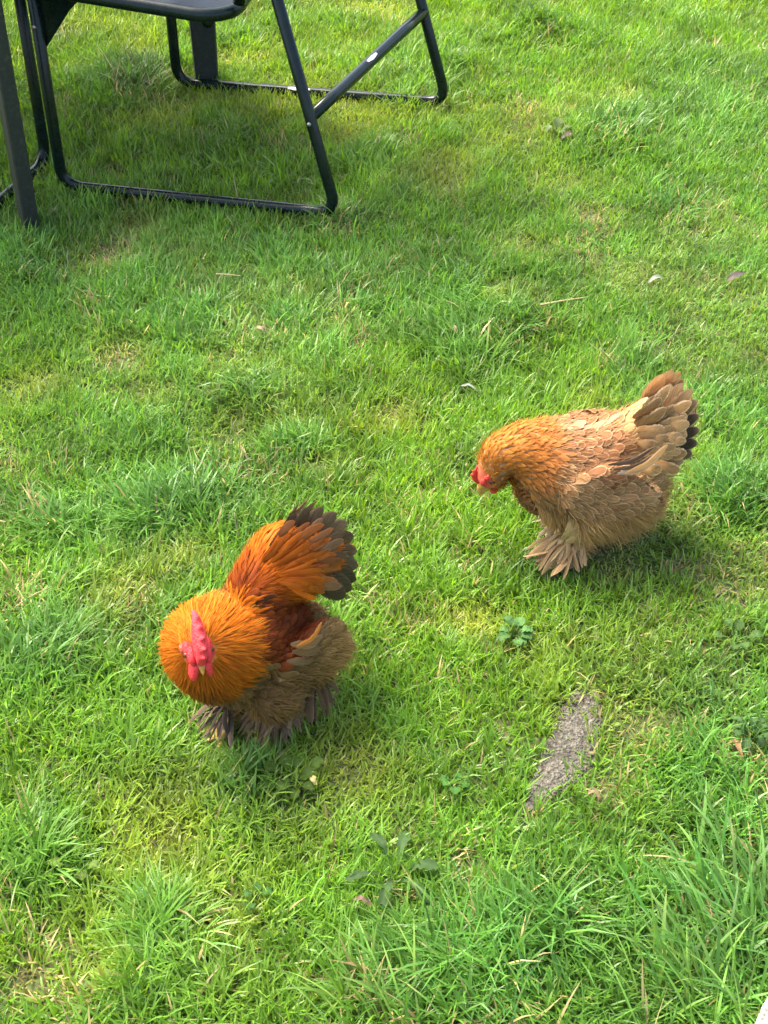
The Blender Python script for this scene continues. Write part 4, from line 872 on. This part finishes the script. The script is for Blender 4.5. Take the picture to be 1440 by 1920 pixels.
base = np.empty((n, 3)); edge = np.empty((n, 3)); tip = np.empty((n, 3)); rr = rng.random(n)
og, dog, gld, mar, dk, lc, tn = (np.array(c) for c in ((.48, .122, .005), (.33, .060, .004), (.62, .245, .018), (.150, .032, .008), (.045, .018, .008), (.42, .250, .085), (.210, .112, .036)))
for j in range(n):
    u, v = img[j]
    if hack[j]:
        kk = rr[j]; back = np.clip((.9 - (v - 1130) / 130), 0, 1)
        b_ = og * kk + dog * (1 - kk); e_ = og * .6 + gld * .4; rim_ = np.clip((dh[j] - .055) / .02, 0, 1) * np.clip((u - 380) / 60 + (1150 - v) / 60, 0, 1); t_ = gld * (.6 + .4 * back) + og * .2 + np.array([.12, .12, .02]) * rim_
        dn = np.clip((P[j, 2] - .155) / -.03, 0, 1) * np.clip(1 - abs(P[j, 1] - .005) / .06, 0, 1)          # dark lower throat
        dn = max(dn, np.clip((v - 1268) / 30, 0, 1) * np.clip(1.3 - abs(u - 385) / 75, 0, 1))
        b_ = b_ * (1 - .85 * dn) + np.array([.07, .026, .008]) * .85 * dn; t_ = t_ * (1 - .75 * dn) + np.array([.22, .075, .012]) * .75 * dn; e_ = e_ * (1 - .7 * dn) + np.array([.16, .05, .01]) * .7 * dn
    elif saddle[j]:
        kk = rr[j]; f_ = np.clip((np.linalg.norm(P[j] - SB) - .020) / .03, 0, 1)
        b_ = (og * kk + dog * (1 - kk)) * f_ + mar * (1 - f_); e_ = (og * .8 + gld * .2) * f_ + dog * (1 - f_); t_ = e_ * 1.1
        lo = np.clip((v - 1070) / 60, 0, 1); b_ = b_ * (1 - .45 * lo) + mar * .45 * lo
    elif wing[j]:
        b_ = mar * (.7 + .8 * rr[j]); e_ = np.array([.26, .062, .012]); t_ = e_
        if v < 1135: b_ = dk * 1.3
    else:
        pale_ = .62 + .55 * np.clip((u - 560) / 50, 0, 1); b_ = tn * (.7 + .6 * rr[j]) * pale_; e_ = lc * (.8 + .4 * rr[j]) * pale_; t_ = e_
    base[j], edge[j], tip[j] = b_, e_, t_
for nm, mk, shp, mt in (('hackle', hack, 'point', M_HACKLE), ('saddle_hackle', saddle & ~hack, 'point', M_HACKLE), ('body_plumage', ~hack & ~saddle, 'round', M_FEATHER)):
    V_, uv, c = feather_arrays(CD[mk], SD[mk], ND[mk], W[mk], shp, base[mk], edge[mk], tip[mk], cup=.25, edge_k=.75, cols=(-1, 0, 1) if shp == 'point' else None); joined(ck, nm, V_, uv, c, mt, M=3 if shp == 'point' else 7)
print('rooster feathers', n, hack.sum(), saddle.sum())
Q = skin.sample(26000); qi = project(Q @ ck.R + ck.O); Q = Q[(Q[:, 2] > .025) & (Q[:, 2] < .125) & (np.linalg.norm(Q - HEAD, axis=1) > MAXR + .03)][:7000]; qi2 = project(Q @ ck.R + ck.O)
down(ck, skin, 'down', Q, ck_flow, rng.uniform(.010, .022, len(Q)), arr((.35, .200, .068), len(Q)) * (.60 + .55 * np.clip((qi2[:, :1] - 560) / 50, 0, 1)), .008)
Q = skin.sample(34000); dq = np.linalg.norm(Q - HEAD, axis=1); qi = project((Q * [1, 0, 1] + np.abs(Q) * [0, 1, 0]) @ ck.R + ck.O); Q = Q[(Q[:, 2] > .05) & (np.linalg.norm(Q - (HEAD + hfw * .008), axis=1) > .0195) & ((dq < MAXR) | (qi[:, 1] < 1240))][:15000]
near = np.array([np.argmin(((P - q) ** 2).sum(1)) for q in Q]); tint = mixc(base[near], tip[near], rng.random(len(Q)) * .9); hq = hack[near] | saddle[near]
down(ck, skin, 'barbs', Q, ck_flow, np.where(hq, .022, .011) * rng.uniform(.6, 1.3, len(Q)), tint, .0065, .00042, .0016)
# tail: curved dark feathers fanning from the saddle
for (tu, tv), y, w in zip([(552, 962), (578, 950), (606, 950), (632, 962), (652, 980), (664, 1006), (670, 1034), (672, 1062), (668, 1088), (660, 1106), (648, 1120)], np.linspace(.0, .05, 11), [.014] * 3 + [.0160] * 8):
    for sg in (1, -1):
        tp = S(tu, tv, y); rt = S(556, 1066, y * .6); md = rt * .42 + tp * .58 + unit(np.array([.5, .25, .8])) * .016
        p = [q * [1, sg, 1] + ([0, 0, 0] if sg > 0 else [.003, -.004, 0]) for q in (rt, md, tp)]
        bs = np.array([.070, .048, .024]) * rng.uniform(.7, 1.4); plume(ck, 'tail_feather', p, (.25, sg, .35), w, bs, bs * 1.9, shape='quill', edge_k=.6)
RIM = np.array([(540, 968), (572, 955), (604, 958), (632, 972), (650, 995), (660, 1025), (662, 1056), (656, 1084), (646, 1106), (624, 1122)], float)
for q in range(64):
    f = rng.random(); e_ = np.array([np.interp(f, np.linspace(0, 1, len(RIM)), RIM[:, 0]), np.interp(f, np.linspace(0, 1, len(RIM)), RIM[:, 1])]); lay = rng.random()
    org = np.array([470 + 40 * f, 1075 + 15 * f]); reach = .60 + .36 * lay; tp2 = org + (e_ - org) * reach + rng.normal(0, 4, 2); rt2 = org + (e_ - org) * (reach - .42 - .1 * rng.random())
    y = .012 + .050 * f + .010 * (1 - lay); tp, rt = S(*tp2, y), S(*rt2, y * .85 + .004); g_ = np.clip((lay - .45) / .5, 0, 1)
    bs = np.array([.36, .085, .006]) * (1 - g_) + np.array([.105, .066, .034]) * g_; bs = bs * rng.uniform(.7, 1.3)
    plume(ck, 'tail_covert', [rt, (rt + tp) / 2 + np.array([.003, .007, .008]) + rng.normal(0, .002, 3), tp], (.2, 1, .5), (.0036 + .0032 * g_) * rng.uniform(.8, 1.2), bs, bs * (1.5 + .3 * g_) , shape='quill', edge_k=.6, cup=.15)
# wing quills at the rear of the folded wing
for a, b_, y, bs, ed, w in [((548, 1222), (612, 1206), .074, (.17, .098, .042), (.30, .185, .082), .0070), ((545, 1208), (606, 1192), .076, (.18, .105, .046), (.29, .18, .08), .0065), ((556, 1212), (604, 1166), .079, (.48, .17, .025), (.56, .28, .08), .0038), ((538, 1240), (598, 1222), .072, (.15, .088, .04), (.32, .205, .09), .0065), ((566, 1236), (618, 1212), .070, (.17, .10, .046), (.32, .205, .09), .0068)]:
    p0, p1 = S(*a, y), S(*b_, y - .004); plume(ck, 'flight_feather', [p0, (p0 + p1) / 2 + np.array([0, .006, -.003]), p1], (0, 1, .4), w, np.array(bs), np.array(ed))
foot_feathers(ck, LF, 30, (.115, .072, .036), (.26, .175, .10), .041, 1, (-.6, 2.7), .66)
foot_feathers(ck, LF + [-.01, .01, .012], 18, (.14, .092, .05), (.30, .21, .125), .034, 1, (-.2, 2.6), .62)
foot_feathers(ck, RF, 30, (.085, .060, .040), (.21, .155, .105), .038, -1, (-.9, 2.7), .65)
HK = ck.G(592, 1322, .02); foot_feathers(ck, HK, 26, (.14, .085, .042), (.25, .165, .085), .034, 1, (-2.8, 3.0), .8, .045)
red = np.array([.74, .045, .052])
comb = [[(1.05, .30, .26), (.85, .95, .30), (.30, 1.45, .34), (-.45, 1.60, .34), (-1.15, 1.55, .30), (-1.75, 1.45, .22), (-2.1, 1.3, .10)]] + [[(a, c0, .26), (a + dx, c1, .10)] for a, dx, c0, c1 in ((.85, .20, 1.0, 1.35), (.5, .12, 1.4, 1.84), (-.05, 0, 1.6, 2.08), (-.65, -.16, 1.7, 2.10), (-1.2, -.3, 1.6, 1.95))]
comb += [[(.9, .3, .26), (.3, .85, .36), (-.5, 1.05, .36), (-1.1, 1.2, .3)]]
at, ax = head_parts(ck, HEAD, hfw, hup, .0180, comb, .95, (1.85, .70), red, 1.15, .22, 1.0)
for sg in (1, -1):
    me = blob_mesh('face_skin', [(at(.35, sg * .50, .05), (.0135, .0058, .0115), ax), (at(-.1, sg * .66, -.05), (.0125, .005, .0125), ax)], .001, 3); paint(me, red * .95, M_COMB); link('face_skin', me, ck.root)
    me = blob_mesh('ear_lobe', [(at(-.3, sg * .95, -.35 - .25 * t), (.006, .0032, .007 * (1 - .3 * t)), ax) for t in (0, .6, 1.2)], .0009, 2); paint(me, np.array([.70, .12, .08]), M_COMB); link('ear_lobe', me, ck.root)
